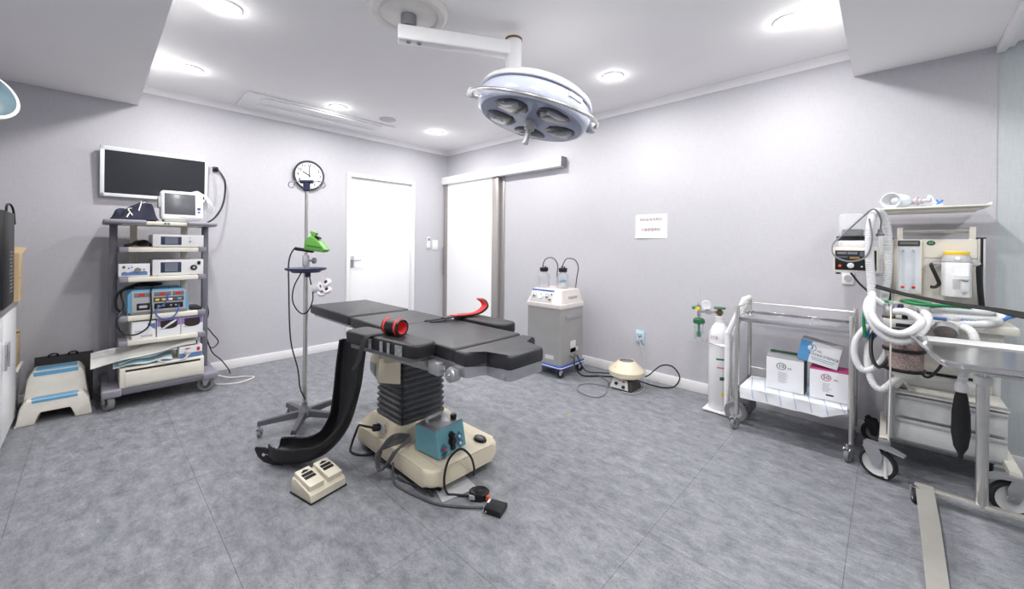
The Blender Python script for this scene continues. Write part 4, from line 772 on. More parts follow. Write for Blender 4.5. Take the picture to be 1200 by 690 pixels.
bp_ = thing('foot_pedal', 'square flat black foot pedal on the floor', 'foot pedal', (3.395, -2.28, 0))
G().prism([(3.368, -2.326), (3.45, -2.298), (3.422, -2.224), (3.34, -2.258)], .004, .03, bev=.004).o('body', BLACK, bp_); G().prism([(3.372, -2.32), (3.446, -2.296), (3.42, -2.228), (3.346, -2.258)], .0, .005).o('rubber_base', RUBBER, bp_)
G().prism([(3.352, -2.292), (3.362, -2.288), (3.35, -2.262), (3.342, -2.266)], .0295, .0308).o('label', PAPER, bp_); G().cyl((3.384, -2.325, .016), (3.38, -2.33, .016), .005, seg=10).o('screw', CHROME, bp_)
op = thing('foot_pedal', 'rounded black foot pedal with ribbed top and orange tab', 'foot pedal', (3.27, -2.26, 0))
MO = Matrix.Translation((3.265, -2.262, 0)) @ Matrix.Rotation(math.radians(38), 4, 'Z')
G().prism(rrect(.1, .075, .034, 6), .0, .036, MO, bev=.008, seg=3).o('body', BLACK, op)
for k in range(3): G().lathe([(.011+.009*k, 0), (.013+.009*k, .003), (.016+.009*k, .003), (.017+.009*k, 0)], M=MO @ Matrix.Translation((.008, 0, .0355)), seg=22).o('tread_ring', RUBBER, op)
G().box((.045, -.018, .018), (.014, .03, .022), .003, M=MO).o('side_tab', ORANGE, op); G().box((-.03, -.034, .02), (.03, .012, .022), .003, M=MO).o('side_plate', LGREY, op)
# beige double pedal
dp = thing('double_foot_pedal', 'cream double foot pedal with two rocker plates on the floor', 'foot pedal', (2.63, -2.78, 0))
ud = Vector((2.691-2.727, -2.678+2.85, 0)).normalized(); wd = Vector((ud.y, -ud.x, 0)); MPd = Matrix(((wd.x, ud.x, 0, 2.632), (wd.y, ud.y, 0, -2.785), (0, 0, 1, 0), (0, 0, 0, 1)))
PX = Matrix(((1, 0, 0, 0), (0, 0, 1, 0), (0, 1, 0, 0), (0, 0, 0, 1)))
G().prism([(-.088, .004), (.088, .004), (.085, .04), (.07, .046), (-.04, .078), (-.075, .082), (-.086, .07)], -.095, .095, MPd @ PX, bev=.008).o('body', BEIGE, dp)
G().bx(-.09, .09, -.097, .097, 0, .008, M=MPd).o('rubber_base', RUBBER, dp)
G().prism([(-.06, .07), (.04, .05), (.03, .06), (-.05, .095)], -.006, .006, MPd @ PX).o('divider', BEIGE, dp)
for s_ in (-1, 1):
    pp_ = G().prism([(-.075, .083), (-.02, .07), (.06, .05), (.066, .075), (-.0, .09), (-.068, .105)], s_*.049-.038, s_*.049+.038, MPd @ PX, bev=.004).o('rocker_plate', mat('cream_pedal', (226, 219, 202), .45), dp)
    sl_ = Vector((.066, 0, .075))-Vector((-.068, 0, .105)); MQ = MPd @ frame(Vector((-.02, s_*.049, .0958)), (.235, 0, .97), (1, 0, 0))
    for x0, x1, y0, y1 in ((-.008, .01, -.027, .027), (.016, .034, -.027, .027)): G().bx(x0, x1, y0, y1, -.001, .0015, M=MQ).o('grip_pad', MGREY if False else BLACK, pp_)
    G().prism([(-.034, 0), (-.022, .02), (-.018, .012), (-.018, -.012), (-.022, -.02)], -.001, .0015, MQ).o('arrow_mark', BLACK, pp_)
# ================================================================== SUCTION UNIT
su = thing('suction_unit', 'stainless steel suction unit with two jars on a blue wheeled base', 'suction unit', (2.3, -.385, 0))
x0, x1, y0, y1 = 2.09, 2.51, -.575, -.195
G().prism(rrect(x1-x0, y1-y0, .02, 3, (x0+x1)/2, (y0+y1)/2), .115, .655).o('cabinet', STEELD, su)
G().loft([rr3(.44, .4, .65, 2.3, -.385, .03), rr3(.445, .405, .665, 2.3, -.385, .03), rr3(.44, .4, .69, 2.3, -.385, .03), rr3(.425, .385, .695, 2.3, -.385, .03), rr3(.36, .31, .82, 2.3, -.37, .03), rr3(.34, .29, .822, 2.3, -.37, .03)]).o('top_console', mat('warm_white_plastic', (214, 207, 204), .4), su)
def sf(x, z): return Vector((x, -.5775+(z-.695)*(.0525/.125)-.001, z))
ns = Vector((0, -1, .42)).normalized(); Mf = Matrix(((1, 0, 0, 2.27), (0, ns.z, ns.y, sf(0, .757).y), (0, -ns.y, ns.z, .757), (0, 0, 0, 1)))
fp_ = G().bx(-.145, .13, -.06, .06, -.001, .003, .001, M=Mf).o('front_panel', GREYW, su)
G().bx(-.145, .13, .046, .062, .002, .004, M=Mf).o('blue_strip', BLUE, fp_)
for x in (-.1, .06): k_ = G().lathe([(.022, .003), (.021, .014), (.012, .018), (0, .018)], M=Mf @ Matrix.Translation((x, 0, 0)), seg=18).o('knob', CHROME, fp_)
G().lathe([(.033, .003), (.033, .01), (.03, .012), (.028, .008), (0, .008)], M=Mf @ Matrix.Translation((-.02, 0, 0)), seg=24).o('gauge', GLOSSW, fp_)
G().box((-.012, .008, .011), (.003, .03, .002), M=Mf).o('gauge_needle', BLACK, fp_)
G().bx(.085, .1, -.04, -.025, .002, .008, M=Mf).o('power_switch', REDL, fp_); G().bx(.1, .114, -.04, -.025, .002, .008, M=Mf).o('power_switch', DGREEN, fp_); G().bx(.1, .115, .012, .027, .002, .006, M=Mf).o('indicator', DGREEN, fp_)
G().bx(x1, x1+.012, -.5, -.235, .545, .585, .005).o('side_handle', ALU, su); G().bx(x1-.03, x1-.003, -.44, -.3, .74, .765, .004).o('grip_recess', LGREY, su)
G().bx(x1, x1+.004, -.42, -.33, .22, .33, .001).bx(x1, x1+.004, -.42, -.29, .22, .26, .001).o('rear_plate', GREYW, su)
for y in (-.405, -.34): G().cyl((x1, y, .19), (x1+.03, y, .185), .014, seg=12).o('inlet', MGREY, su)
G().bx(2.33, 2.43, y0-.002, y0, .165, .2).o('name_plate', GREYW, su)
G().prism(rrect(.455, .415, .03, 3, 2.3, -.385), .085, .118, bev=.006).o('base', BLUE, su); G().prism(rrect(.46, .42, .03, 3, 2.3, -.385), .098, .106).o('base_stripe', GLOSSW, su)
for x, y in ((2.13, -.55), (2.49, -.55), (2.13, -.23), (2.49, -.23)): caster(su, (x, y), .034, .09, .6, .022, RUBBER, BLACK, ALU)
def jar(label, x, y, z0, tubes, lab):
    r = thing('suction_jar', label, 'jar', (x, y, z0), group='glass jars on the suction unit')
    G().lathe([(0, .002), (.056, .002), (.061, .01), (.061, .11), (.052, .14), (.036, .155), (.036, .168), (.034, .168), (.034, .154), (.05, .138), (.059, .108), (.059, .012), (.054, .005), (0, .005)], o=(x, y, z0), seg=28).o('glass', GLASS, r)
    c = G().lathe([(0, .205), (.038, .205), (.043, .2), (.043, .168), (.038, .162), (0, .162)], o=(x, y, z0), seg=20).o('cap', BLACK, r)
    G().cyl((x-.014, y, z0+.2), (x-.014, y, z0+.222), .007, seg=8).cyl((x+.018, y, z0+.2), (x+.018, y, z0+.218), .007, seg=8).o('nozzle', BLACK, c)
    if lab: G().cyl((x, y, z0+.06), (x, y, z0+.085), .028, seg=18).o('float_collar', SKYB, r); G().cyl((x, y, z0+.02), (x, y, z0+.06), .026, seg=18).o('float', IVORY, r)
    G().tube(tubes, .006, 8).o('tube', mat('smoky_tube', (98, 98, 100), .3), r)
jar('clear jar with black cap, left one on the suction unit', 2.18, -.42, .822, [(2.17, -.42, 1.03), (2.17, -.42, 1.07), (2.2, -.4, 1.12), (2.27, -.38, 1.12), (2.3, -.35, 1.05), (2.285, -.34, .95), (2.3, -.33, .83)], False)
jar('clear jar with blue float, right one on the suction unit', 2.365, -.35, .822, [(2.36, -.35, 1.03), (2.37, -.35, 1.07), (2.4, -.33, 1.12), (2.47, -.3, 1.11), (2.5, -.28, 1.04), (2.47, -.26, .93), (2.45, -.25, .83)], True)
# ================================================================== CENTRIFUGE
ce = thing('centrifuge', 'small cream tabletop centrifuge with cone lid standing on floor', 'centrifuge', (3.05, -.33, 0))
cx_, cy_ = 3.05, -.33
G().loft([rr3(.2, .2, .006, cx_, cy_, .02), rr3(.19, .19, .05, cx_, cy_, .03), rr3(.15, .15, .1, cx_, cy_, .03)]).o('base', mat('brown_black_base', (58, 50, 50), .5), ce)
nv = Vector((0, -1, .3)).normalized(); Mv = Matrix(((1, 0, 0, cx_-.01), (0, nv.z, nv.y, cy_-.1), (0, -nv.y, nv.z, .052), (0, 0, 0, 1)))
fpn = G().prism([(-.085, -.04), (.085, -.04), (.065, .042), (-.065, .042)], -.002, .004, Mv).o('control_panel', GREYW, ce)
for x, y in ((-.03, .0), (.04, -.018)): G().lathe([(.014, .004), (.013, .016), (0, .017)], M=Mv @ Matrix.Translation((x, y, 0)), seg=16).o('knob', BLACK, fpn)
G().bx(.03, .045, .018, .032, .003, .008, M=Mv).o('indicator', REDL, fpn)
for x in (-.08, .08):
    for y in (-.08, .08): G().cyl((cx_+x, cy_+y, 0), (cx_+x, cy_+y, .008), .014, seg=10).o('foot', BLACK, ce)
G().lathe([(0, .1), (.11, .1), (.145, .115), (.152, .135), (.152, .15)], o=(cx_, cy_, 0), seg=40).o('bowl', CREAM, ce)
G().lathe([(.153, .15), (.155, .155), (.152, .165), (.075, .232), (.07, .24), (.066, .24), (.064, .225), (0, .225)], o=(cx_, cy_, 0), seg=40).o('lid', CREAM, ce)
G().lathe([(0, .2265), (.058, .2265), (.062, .232), (.064, .24), (.06, .238), (.055, .23)], o=(cx_, cy_, 0), seg=28).o('lid_window', MGREY, ce)
G().prism([(-.012, -.01), (.012, -.01), (0, .012)], 0, .001, frame((cx_-.045, cy_-.107, .196), (-.3, -.75, .9), (1, -.4, 0))).o('warning_label', YELLOW, ce)
cable('centrifuge_lead', 'black power lead looping up against the baseboard', [(cx_+.15, cy_+.05, .12), (3.22, -.24, .13), (3.28, -.14, .2), (3.35, -.06, .19), (3.41, -.05, .11), (3.38, -.08, .03), (3.3, -.12, .008), (3.2, -.17, .02), (3.12, -.23, .05)], .006)
cable('outlet_lead', 'thin grey lead from the wall outlet to the floor', [(3.03, -.04, .365), (3.06, -.05, .3), (3.09, -.06, .18), (3.12, -.1, .06), (3.16, -.2, .008), (3.2, -.32, .006), (3.17, -.45, .006), (3.08, -.47, .006)], .004, LGREY)
cable('suction_lead', 'black lead from the suction unit along the baseboard', [(2.54, -.4, .18), (2.57, -.42, .1), (2.62, -.38, .02), (2.72, -.26, .007), (2.85, -.16, .007), (2.95, -.12, .007)], .007)
cable('suction_lead', 'second black lead from suction unit towards the centrifuge', [(2.54, -.34, .18), (2.58, -.33, .1), (2.6, -.25, .02), (2.7, -.14, .008), (2.82, -.07, .008), (2.92, -.06, .03)], .006)
cable('ring_lead', 'grey lead lying in a ring on the floor before the centrifuge', [(2.74, -.26, .006), (2.81, -.28, .006), (2.88, -.34, .006), (2.93, -.46, .006), (3.0, -.6, .006), (3.0, -.72, .006), (2.9, -.75, .006), (2.79, -.7, .006), (2.73, -.59, .006), (2.77, -.49, .006), (2.87, -.45, .006), (2.94, -.44, .008)], .006, GRUB)
# ================================================================== OXYGEN CYLINDER ON TROLLEY
oc = thing('oxygen_cylinder', 'white oxygen cylinder with green valve and regulator', 'gas cylinder', (3.79, -.28, .02))
G().lathe([(0, .022), (.066, .022), (.072, .03), (.073, .56), (.07, .6), (.052, .64), (.034, .665), (.03, .67), (.03, .71), (.034, .712), (.034, .722), (0, .724)], o=(3.79, -.28, 0), seg=36).o('bottle', GLOSSW, oc)
vb_ = G().cyl((3.79, -.28, .72), (3.79, -.28, .775), .016, seg=12).bx(3.768, 3.812, -.3, -.26, .735, .76, .004).o('valve', BRASS, oc); G().lathe([(0, .015), (.04, .012), (.044, .005), (.038, 0), (0, 0)], o=(3.79, -.28, .775), seg=14).o('valve_wheel', DGREEN, vb_)
rg = G().cyl((3.775, -.285, .745), (3.64, -.31, .745), .011, seg=12).cyl((3.735, -.292, .745), (3.7, -.298, .745), .019, seg=12).cyl((3.65, -.31, .7), (3.65, -.31, .8), .016, seg=12).o('regulator', CHROME, oc)
G().lathe([(0, .0), (.034, 0), (.034, .02), (.03, .022), (.029, .017), (0, .017)], o=(3.7, -.305, .8), z=(.35, -1, 0), seg=24).o('gauge', GLOSSW, rg); G().cyl((3.702, -.302, .745), (3.702, -.302, .785), .008, seg=8).o('gauge_stem', CHROME, rg)
G().cyl((3.65, -.31, .8), (3.65, -.31, .93), .011, seg=12).o('flow_tube', GLASS, rg); G().cyl((3.65, -.325, .765), (3.65, -.36, .765), .014, seg=12).o('flow_knob', YELLOW, rg); G().cyl((3.63, -.31, .77), (3.6, -.315, .77), .013, seg=12).o('flow_knob', GRNH, rg)
G().lathe([(0, .69), (.03, .69), (.042, .68), (.044, .655), (.036, .65), (0, .65)], o=(3.65, -.31, 0), seg=24).o('humidifier_cap', DGREEN, rg)
G().lathe([(0, .5), (.032, .5), (.035, .51), (.036, .652), (.034, .652), (.033, .512), (0, .504)], o=(3.65, -.31, 0), seg=24).o('humidifier_jar', GLASS, rg)
G().cyl((3.65, -.31, .56), (3.65, -.31, .65), .008, seg=8).cyl((3.65, -.31, .545), (3.65, -.31, .585), .015, seg=10).o('humidifier_stem', GRNH, rg)
for (z0, z1, a0, a1, m_) in ((.40, .412, 0, 60, DGREEN), (.34, .347, 5, 60, REDL), (.25, .275, 20, 55, DGREEN), (.13, .16, 30, 50, YELLOW)):
    G().grid(lambda u, v: (3.79+.0735*math.cos(math.radians(-90+a0+(a1-a0)*u)), -.28+.0735*math.sin(math.radians(-90+a0+(a1-a0)*u)), z0+(z1-z0)*v), 6, 1, .0006).o('printed_mark', m_, oc)
text('lettering', '산소', .032, REDP, oc, (3.776, -.3535, .565), (1, 0, 0), (0, 0, 1))
ty = thing('cylinder_trolley', 'white two-wheel cylinder trolley with slanted handle', 'trolley', (3.85, -.28, 0))
G().prism([(3.7, -.37), (3.88, -.38), (3.9, -.2), (3.7, -.2)], .008, .02, bev=.002).o('base_plate', GLOSSW, ty)
for y in (-.365, -.2): 
    G().tube([(3.868, y, .02), (3.868, y, .58), (3.874, y, .62), (3.97, y*.94, .87)], .018, 12, 5).o('upright', GLOSSW, ty)
G().cyl((3.97, -.36, .872), (3.97, -.172, .872), .018, seg=14, bev=.004).o('handle', GLOSSW, ty)
G().prism([(0, .0), (.08, .02), (0, .16)], -.004, .004, Matrix(((1, 0, 0, 3.87), (0, 0, 1, -.33), (0, 1, 0, .02), (0, 0, 0, 1)))).o('gusset', GLOSSW, ty)
G().tube([(3.868, -.365, .52), (3.8, -.365, .515), (3.73, -.345, .52), (3.702, -.28, .53), (3.73, -.215, .52), (3.8, -.195, .515), (3.868, -.2, .52)], .004, 6, 4).o('chain', CHROME, ty)
G().cyl((3.94, -.4, .075), (3.94, -.17, .075), .008, seg=10).bx(3.86, 3.94, -.37, -.355, .05, .08).o('axle', STEEL, ty)
for y in (-.41, -.17):
    wh = G().lathe([(.042, -.016), (.068, -.016), (.075, -.008), (.075, .008), (.068, .016), (.042, .016), (.042, -.016)], o=(3.94, y, .075), z=(0, 1, 0), seg=28).o('wheel', GRUB, ty); G().lathe([(0, -.012), (.014, -.014), (.018, -.008), (.043, -.012), (.043, .012), (0, .012)], o=(3.94, y, .075), z=(0, 1, 0), seg=20).o('wheel_hub', LGREY, wh)
# ================================================================== STEEL CART
sc_ = thing('steel_cart', 'two-tier stainless steel cart with three syringe boxes', 'cart', (4.27, -.36, 0))
X0, X1, Y0, Y1 = 3.975, 4.573, -.535, -.2
for x in (X0, X1):
    for y, zt_ in ((Y0, .85), (Y1, .86)): G().cyl((x, y, .105), (x, y, zt_), .0135, seg=14, bev=.003).o('post', STEEL, sc_); caster(sc_, (x-.01, y), .038, .106, math.radians(250), .022, GRUB, LGREY, ALU)
def shelf(z, lip):
    G().bx(X0, X1, Y0+.01, Y1-.01, z-.006, z, .001).o('shelf', CHROME, sc_)
    for y in (Y0+.0, Y1): G().bx(X0, X1, y-.006, y+.006, z-.03, z+lip, .002).o('shelf_edge', CHROME, sc_)
    for x in (X0, X1): G().bx(x-.005, x+.005, Y0, Y1, z-.03, z+lip, .002).o('shelf_edge', CHROME, sc_)
shelf(.775, .004); shelf(.295, .004)
for z in (.838, .36): G().cyl((X0, Y1, z), (X1, Y1, z), .006, seg=8).o('guard_rail', STEEL, sc_)
for x in (X0, X1): G().cyl((x, Y0, .838), (x, Y1, .838), .005, seg=8).o('guard_rail', STEEL, sc_)
ds = thing('drape_sheet', 'white blue-lined sheet covering the cart\'s lower shelf', 'sheet', (4.27, -.36, .3))
def df(u, v):
    x = X0+.022+(X1-X0-.04)*u; y = Y1-.03+(Y0-.015-Y1+.03)*min(1, v/.84); z = .3015+.003*abs(math.sin(u*14+v*3))
    if v > .84: z = .303-.075*(v-.84)/.16*(1-.7*max(0, u-.8)*5); y = Y0-.0145-.004*math.sin(u*17)
    return (x, y, z)
G().grid(df, 40, 25, .0012).o('sheet', DRAPE, ds)
for k in range(7):
    u0 = .02+.14*k
    g = G(); g.grid(lambda u, v: tuple(Vector(df(min(1, u0+.12*v+.008*u), .1+.88*v))+Vector((0, -.0012 if v > .8 else 0, .0022))), 1, 18, .0005); g.o('printed_line', mat('pale_blue_line', (164, 188, 222), .8), ds)
def syr_box(label, cx, cy, z0, w_, d, h, num, colr, ry=0., body=PAPER):
    r = thing('syringe_box', label, 'box', (cx, cy, z0), group='syringe boxes on the steel cart'); r.rotation_euler = (0, ry, 0)
    b = G().bx(-w_/2, w_/2, -d/2, d/2, 0, h, .001).o('carton', body, r, W=False)
    return r, b
r, b = syr_box('white 10 mL syringe box with green top, left on the cart', 4.234, -.38, .307, .205, .14, .205, '10', DGREEN)
G().bx(-.1, .102, -.06, .07, .205, .222, .001).o('inner_flap', LGREY, r, W=False); G().bx(-.1, .102, .04, .072, .222, .232, .001).o('colour_flap', DGREEN, r, W=False); G().bx(.1015, .1035, -.068, .07, .0, .205).o('colour_edge', DGREEN, r, W=False)
def ring(parent, x, z, y, rx, rz_, m_):
    return G().lathe([(rx-.004, 0), (rx, 0), (rx, .0008), (rx-.004, .0008), (rx-.004, 0)], M=Matrix(((1, 0, 0, x), (0, 0, -1, y), (0, 1, 0, z), (0, 0, 0, 1))), seg=28, sy=rz_/rx).o('number_ring', m_, parent, W=False)
def lines(parent, x0, z0, n, wl, y):
    for k in range(n): G().bx(x0, x0+wl*random.uniform(.6, 1), y-.0006, y, z0-.008*k, z0-.008*k+.0028).o('print_line', GREYP, parent, W=False)
ring(b, -.018, .158, -.0705, .027, .023, DGREEN); text('number', '10', .034, PRINT, b, (-.018, -.0712, .158), (1, 0, 0), (0, 0, 1), W=False); text('unit', 'mL', .018, PRINT, b, (.028, -.0712, .15), (1, 0, 0), (0, 0, 1), W=False); lines(b, -.035, .115, 9, .065, -.0706)
r, b = syr_box('white 50 mL syringe box with pink top, right on the cart', 4.461, -.385, .307, .188, .14, .18, '50', RED)
pk = mat('magenta_print', (206, 76, 140), .6)
G().bx(-.094, .094, -.071, .07, .18, .187, .001).o('colour_flap', pk, r, W=False); G().bx(-.0955, -.0935, -.07, .07, 0, .18).o('colour_edge', SKYB, r, W=False); G().bx(.0935, .0955, -.07, .07, 0, .18).o('colour_edge', pk, r, W=False)
ring(b, -.012, .14, -.0705, .026, .022, pk); text('number', '50', .034, PRINT, b, (-.012, -.0712, .14), (1, 0, 0), (0, 0, 1), W=False); text('unit', 'mL', .018, PRINT, b, (.035, -.0712, .132), (1, 0, 0), (0, 0, 1), W=False); lines(b, -.03, .1, 7, .05, -.0706)
G().bx(-.012, .025, -.0712, -.07, .028, .038).o('barcode', PRINT, b, W=False)
r, b = syr_box('blue and white 3 mL syringe box tilted across the others', 4.406, -.385, .535, .205, .13, .132, '3', BLUE, math.radians(11))
r.location = (4.4, -.385, .519)
G().bx(-.1026, -.045, -.0658, -.0646, 0, .132).o('colour_band', mat('mid_blue_print', (92, 160, 214), .6), b, W=False); G().bx(-.1035, -.1015, -.065, .065, 0, .132).o('side_panel', LGREY, b, W=False)
G().lathe([(0, .0008), (.023, .0008), (.023, 0)], M=Matrix(((1, 0, 0, -.042), (0, 0, -1, -.0658), (0, 1, 0, .092), (0, 0, 0, 1))), seg=24).o('number_disc', PAPER, b, W=False); ring(b, -.042, .092, -.0662, .024, .022, MATS['mid_blue_print'])
text('number', '3', .04, PRINT, b, (-.042, -.0672, .092), (1, 0, 0), (0, 0, 1), W=False); text('unit', 'mL', .02, PRINT, b, (.0, -.0656, .082), (1, 0, 0), (0, 0, 1), W=False); text('lettering', 'KOVAX-SYRINGE', .0215, PRINT, b, (.025, -.0656, .056), (1, 0, 0), (0, 0, 1), W=False, sx=.9)
G().bx(-.035, .085, -.0656, -.065, .034, .038).o('print_line', SKYB, b, W=False); G().bx(-.03, .08, -.0656, -.065, .022, .027).o('print_line', GREYP, b, W=False); text('lettering', '', .01, PRINT, b, (0, 0, 0), (1, 0, 0), (0, 0, 1)) if False else None
# ================================================================== ANAESTHESIA MACHINE
am = thing('anaesthesia_machine', 'white anaesthesia machine on wheels with drawers, flowmeters and hoses', 'anaesthesia machine', (4.93, -.35, 0))
IV2 = mat('machine_ivory', (226, 222, 212), .42, var=.02); GW = mat('machine_grey_white', (206, 208, 207), .45, var=.02)
# rolling base
for x in (4.715, 5.165): G().bx(x-.022, x+.022, -.6, -.08, .165, .205, .008).o('base_beam', IV2, am)
G().bx(4.715, 5.165, -.4, -.1, .15, .175, .004).o('base_pan', GW, am)
caster(am, (4.69, -.63), .08, .17, math.radians(165), .034, RUBBER, GREYW, ALU, True, .8); caster(am, (5.15, -.6), .08, .17, math.radians(20), .034, RUBBER, GREYW, ALU, True, .8)
caster(am, (4.67, -.13), .07, .17, math.radians(170), .032, RUBBER, MGREY, BLACK); caster(am, (5.14, -.12), .07, .17, math.radians(80), .032, RUBBER, MGREY, BLACK)
G().box((4.715, -.6, .19), (.05, .05, .03), .006).o('leg_cap', MGREY, am)
G().cyl((4.722, -.66, .02), (4.715, -.63, .17), .008, .006, seg=8).o('brake_rod', GREYW, am)
# drawers
dbx = G().bx(4.755, 5.16, -.44, -.1, .176, .44, .003).o('drawer_cabinet', GW, am)
for z0, z1 in ((.185, .295), (.318, .425)):
    d = G().bx(4.757, 5.158, -.468, -.44, z0, z1-.012, .003).o('drawer', GW, dbx); G().bx(4.757, 5.158, -.474, -.45, z1-.012, z1+.006, .003).o('drawer_grip', LGREY, d)
G().bx(4.75, 5.165, -.47, -.1, .44, .452, .003).o('drawer_top', IV2, am); G().bx(4.75, 5.165, -.47, -.462, .452, .462, .001).o('top_lip', LGREY, am)
# pillars and rear panels
for x, y, r_ in ((4.738, -.5, .017), (4.725, -.2, .015), (5.155, -.2, .015)): G().cyl((x, y, .2), (x, y, .82), r_, seg=16).o('pillar', ALU if y < -.4 else GREYW, am)
G().bx(4.74, 5.15, -.14, -.12, .452, .81, .002).o('rear_panel', IV2, am); G().bx(4.76, 5.14, -.146, -.139, .5, .515).o('rear_rail', BLACK, am)
G().bx(4.79, 5.1, -.3, -.15, .453, .5, .004).o('inner_module', GW, am)
# worktop
wt = G().bx(4.705, 5.195, -.46, -.06, .82, .86, .006).o('worktop', IV2, am); G().bx(4.86, 5.05, -.468, -.458, .826, .842, .003).o('pull_lip', GREYW, wt)
G().bx(4.74, 5.15, -.42, -.1, .77, .82, .004).o('worktop_apron', IV2, am)
# tower
G().bx(4.745, 5.085, -.2, -.07, .86, 1.305, .004).o('tower_panel', IV2, am)
for x in (4.732, 5.098):
    t_ = G().bx(x-.014, x+.014, -.205, -.07, .86, 1.308, .002).o('side_profile', GREYW, am); G().bx(x-.005, x+.005, -.2075, -.204, .86, 1.308).o('black_groove', BLACK, t_); G().bx(x-.016, x+.016, -.207, -.068, 1.308, 1.314).o('profile_cap', BLACK, t_)
G().bx(4.88, 5.083, -.2025, -.199, 1.195, 1.199).o('panel_joint', LGREY, am)
for x in (4.775, 5.066): G().bx(x-.013, x+.013, -.19, -.15, 1.3, 1.375, .003).o('handle_bracket', IV2, am)
G().cyl((4.77, -.17, 1.355), (5.07, -.17, 1.355), .014, seg=14).o('top_handle', ALU, am)
G().bx(4.68, 4.71, -.16, -.1, 1.18, 1.478, .003).bx(4.68, 4.735, -.15, -.11, 1.18, 1.22).o('shelf_post', GREYW, am)
sh = G().bx(4.675, 5.115, -.36, -.05, 1.478, 1.487, .002).o('top_shelf', IV2, am)
G().bx(4.7, 5.085, -.33, -.08, 1.462, 1.479, .006).o('shelf_tray', IV2, sh); G().bx(5.108, 5.116, -.36, -.05, 1.484, 1.497, .002).o('shelf_lip', GLOSSW, sh)
# flowmeters
fm = G().bx(4.76, 4.866, -.25, -.195, .985, 1.3, .004).o('flowmeter_block', IV2, am)
hp = G().bx(4.764, 4.858, -.256, -.249, 1.265, 1.298, .002).o('header_plate', mat('charcoal_header', (60, 62, 64), .4), fm); G().bx(4.772, 4.85, -.2575, -.2555, 1.274, 1.289).o('header_label', mat('header_grey', (112, 114, 112), .4), fm)
G().bx(4.768, 4.856, -.253, -.249, 1.0, 1.26).o('window', mat('pale_blue_window', (218, 223, 230), .2), fm)
for x, c_ in ((4.787, BLUE), (4.832, LGREY)):
    G().cyl((x, -.258, 1.03), (x, -.258, 1.25), .006, seg=10).o('flow_tube', GLASSY, fm); G().ell((x, -.258, 1.236), (.005, .005, .005), 10).o('tube_stop', c_, fm); G().ell((x, -.259, 1.022), (.008, .008, .008), 12).o('float_ball', REDL, fm)
    for k in range(12): G().bx(x-.004, x+.004, -.2655, -.264, 1.045+.016*k, 1.0465+.016*k).o('scale_mark', MGREY, fm)
G().lathe([(0, .003), (.016, .003), (.018, 0)], o=(4.905, -.2, 1.283), z=(0, -1, 0), seg=24, sy=.8).o('badge', DGREEN, am); text('badge_lettering', 'AT', .016, mat('pale_mint', (200, 220, 205), .5), am, (4.905, -.2036, 1.283), (1, 0, 0), (0, 0, 1))
# vaporizer
vp = G().prism([(-.056, .04), (-.056, -.02), (-.045, -.05), (-.02, -.062), (.02, -.062), (.045, -.05), (.056, -.02), (.056, .04)], .985, 1.175, Matrix.Translation((5.0, -.255, 0)), bev=.004).o('vaporizer', GLOSSW, am)
G().lathe([(.058, 1.176), (.06, 1.18), (.05, 1.215), (.045, 1.22), (0, 1.22)], o=(5.0, -.255, 0), seg=32).o('dial', LGREY, vp); G().lathe([(.05, 1.217), (.051, 1.232), (.048, 1.236), (0, 1.236)], o=(5.0, -.255, 0), seg=32).o('yellow_ring', YELLOW, vp)
G().lathe([(0, .004), (.01, .004), (.011, 0)], o=(5.0, -.312, 1.198), z=(0, -1, .2), seg=16).o('index_badge', PAPER, vp)
G().bx(4.985, 5.04, -.3195, -.316, 1.1, 1.165).o('front_plate', PAPER, vp); G().bx(4.982, 5.006, -.3195, -.316, 1.03, 1.085).o('sight_glass', GREYP, vp); G().bx(5.012, 5.042, -.335, -.31, 1.015, 1.075, .003).o('filler_block', GREYW, vp)
G().lathe([(.02, 0), (.02, .008), (.014, .014), (0, .014)], o=(5.028, -.325, 1.08), seg=18).o('filler_cap', LGREY, vp)
for sx in (-1, 1): G().cyl((5.0+sx*.05, -.24, 1.165), (5.0+sx*.09, -.24, 1.165), .011, seg=12).o('port', LGREY, vp)
G().tube([(4.91, -.24, 1.165), (4.905, -.245, 1.15), (4.925, -.25, 1.09), (4.935, -.25, 1.05), (4.92, -.25, 1.03), (4.9, -.25, 1.03)], .009, 8).o('black_hose', BLACK, am)
G().tube([(5.09, -.24, 1.165), (5.085, -.24, 1.14), (5.09, -.235, 1.03), (5.1, -.225, .9), (5.1, -.22, .865)], .012, 8).o('black_hose', BLACK, am)
# ventilator
vt = G().bx(4.478, 4.682, -.45, -.24, 1.1, 1.255, .008).o('ventilator', IV2, am)
vf = G().bx(4.487, 4.674, -.456, -.449, 1.118, 1.235, .002).o('ventilator_panel', BLACK, vt)
for x0, x1, z0, z1, m_ in ((4.497, 4.54, 1.212, 1.226, LCD), (4.545, 4.59, 1.212, 1.226, LCD), (4.6, 4.665, 1.2, 1.228, SCREENG), (4.497, 4.545, 1.19, 1.2, SCREENG), (4.555, 4.6, 1.185, 1.198, mat('amber_print', (150, 120, 70), .5)), (4.62, 4.66, 1.178, 1.192, MATS['amber_print'])):
    G().bx(x0, x1, -.458, -.4555, z0, z1).o('readout', m_, vt)
G().lathe([(.016, 0), (.016, .012), (.01, .014), (0, .014)], o=(4.56, -.456, 1.145), z=(0, -1, 0), seg=18).o('knob', GLOSSW, vt); G().lathe([(.008, 0), (.008, .008), (0, .008)], o=(4.51, -.456, 1.142), z=(0, -1, 0), seg=14).o('knob', ORANGE, vt)
for x in (4.61, 4.635, 4.655): G().lathe([(.005, 0), (.005, .006), (0, .006)], o=(x, -.456, 1.14), z=(0, -1, 0), seg=10).o('button', GREYW, vt)
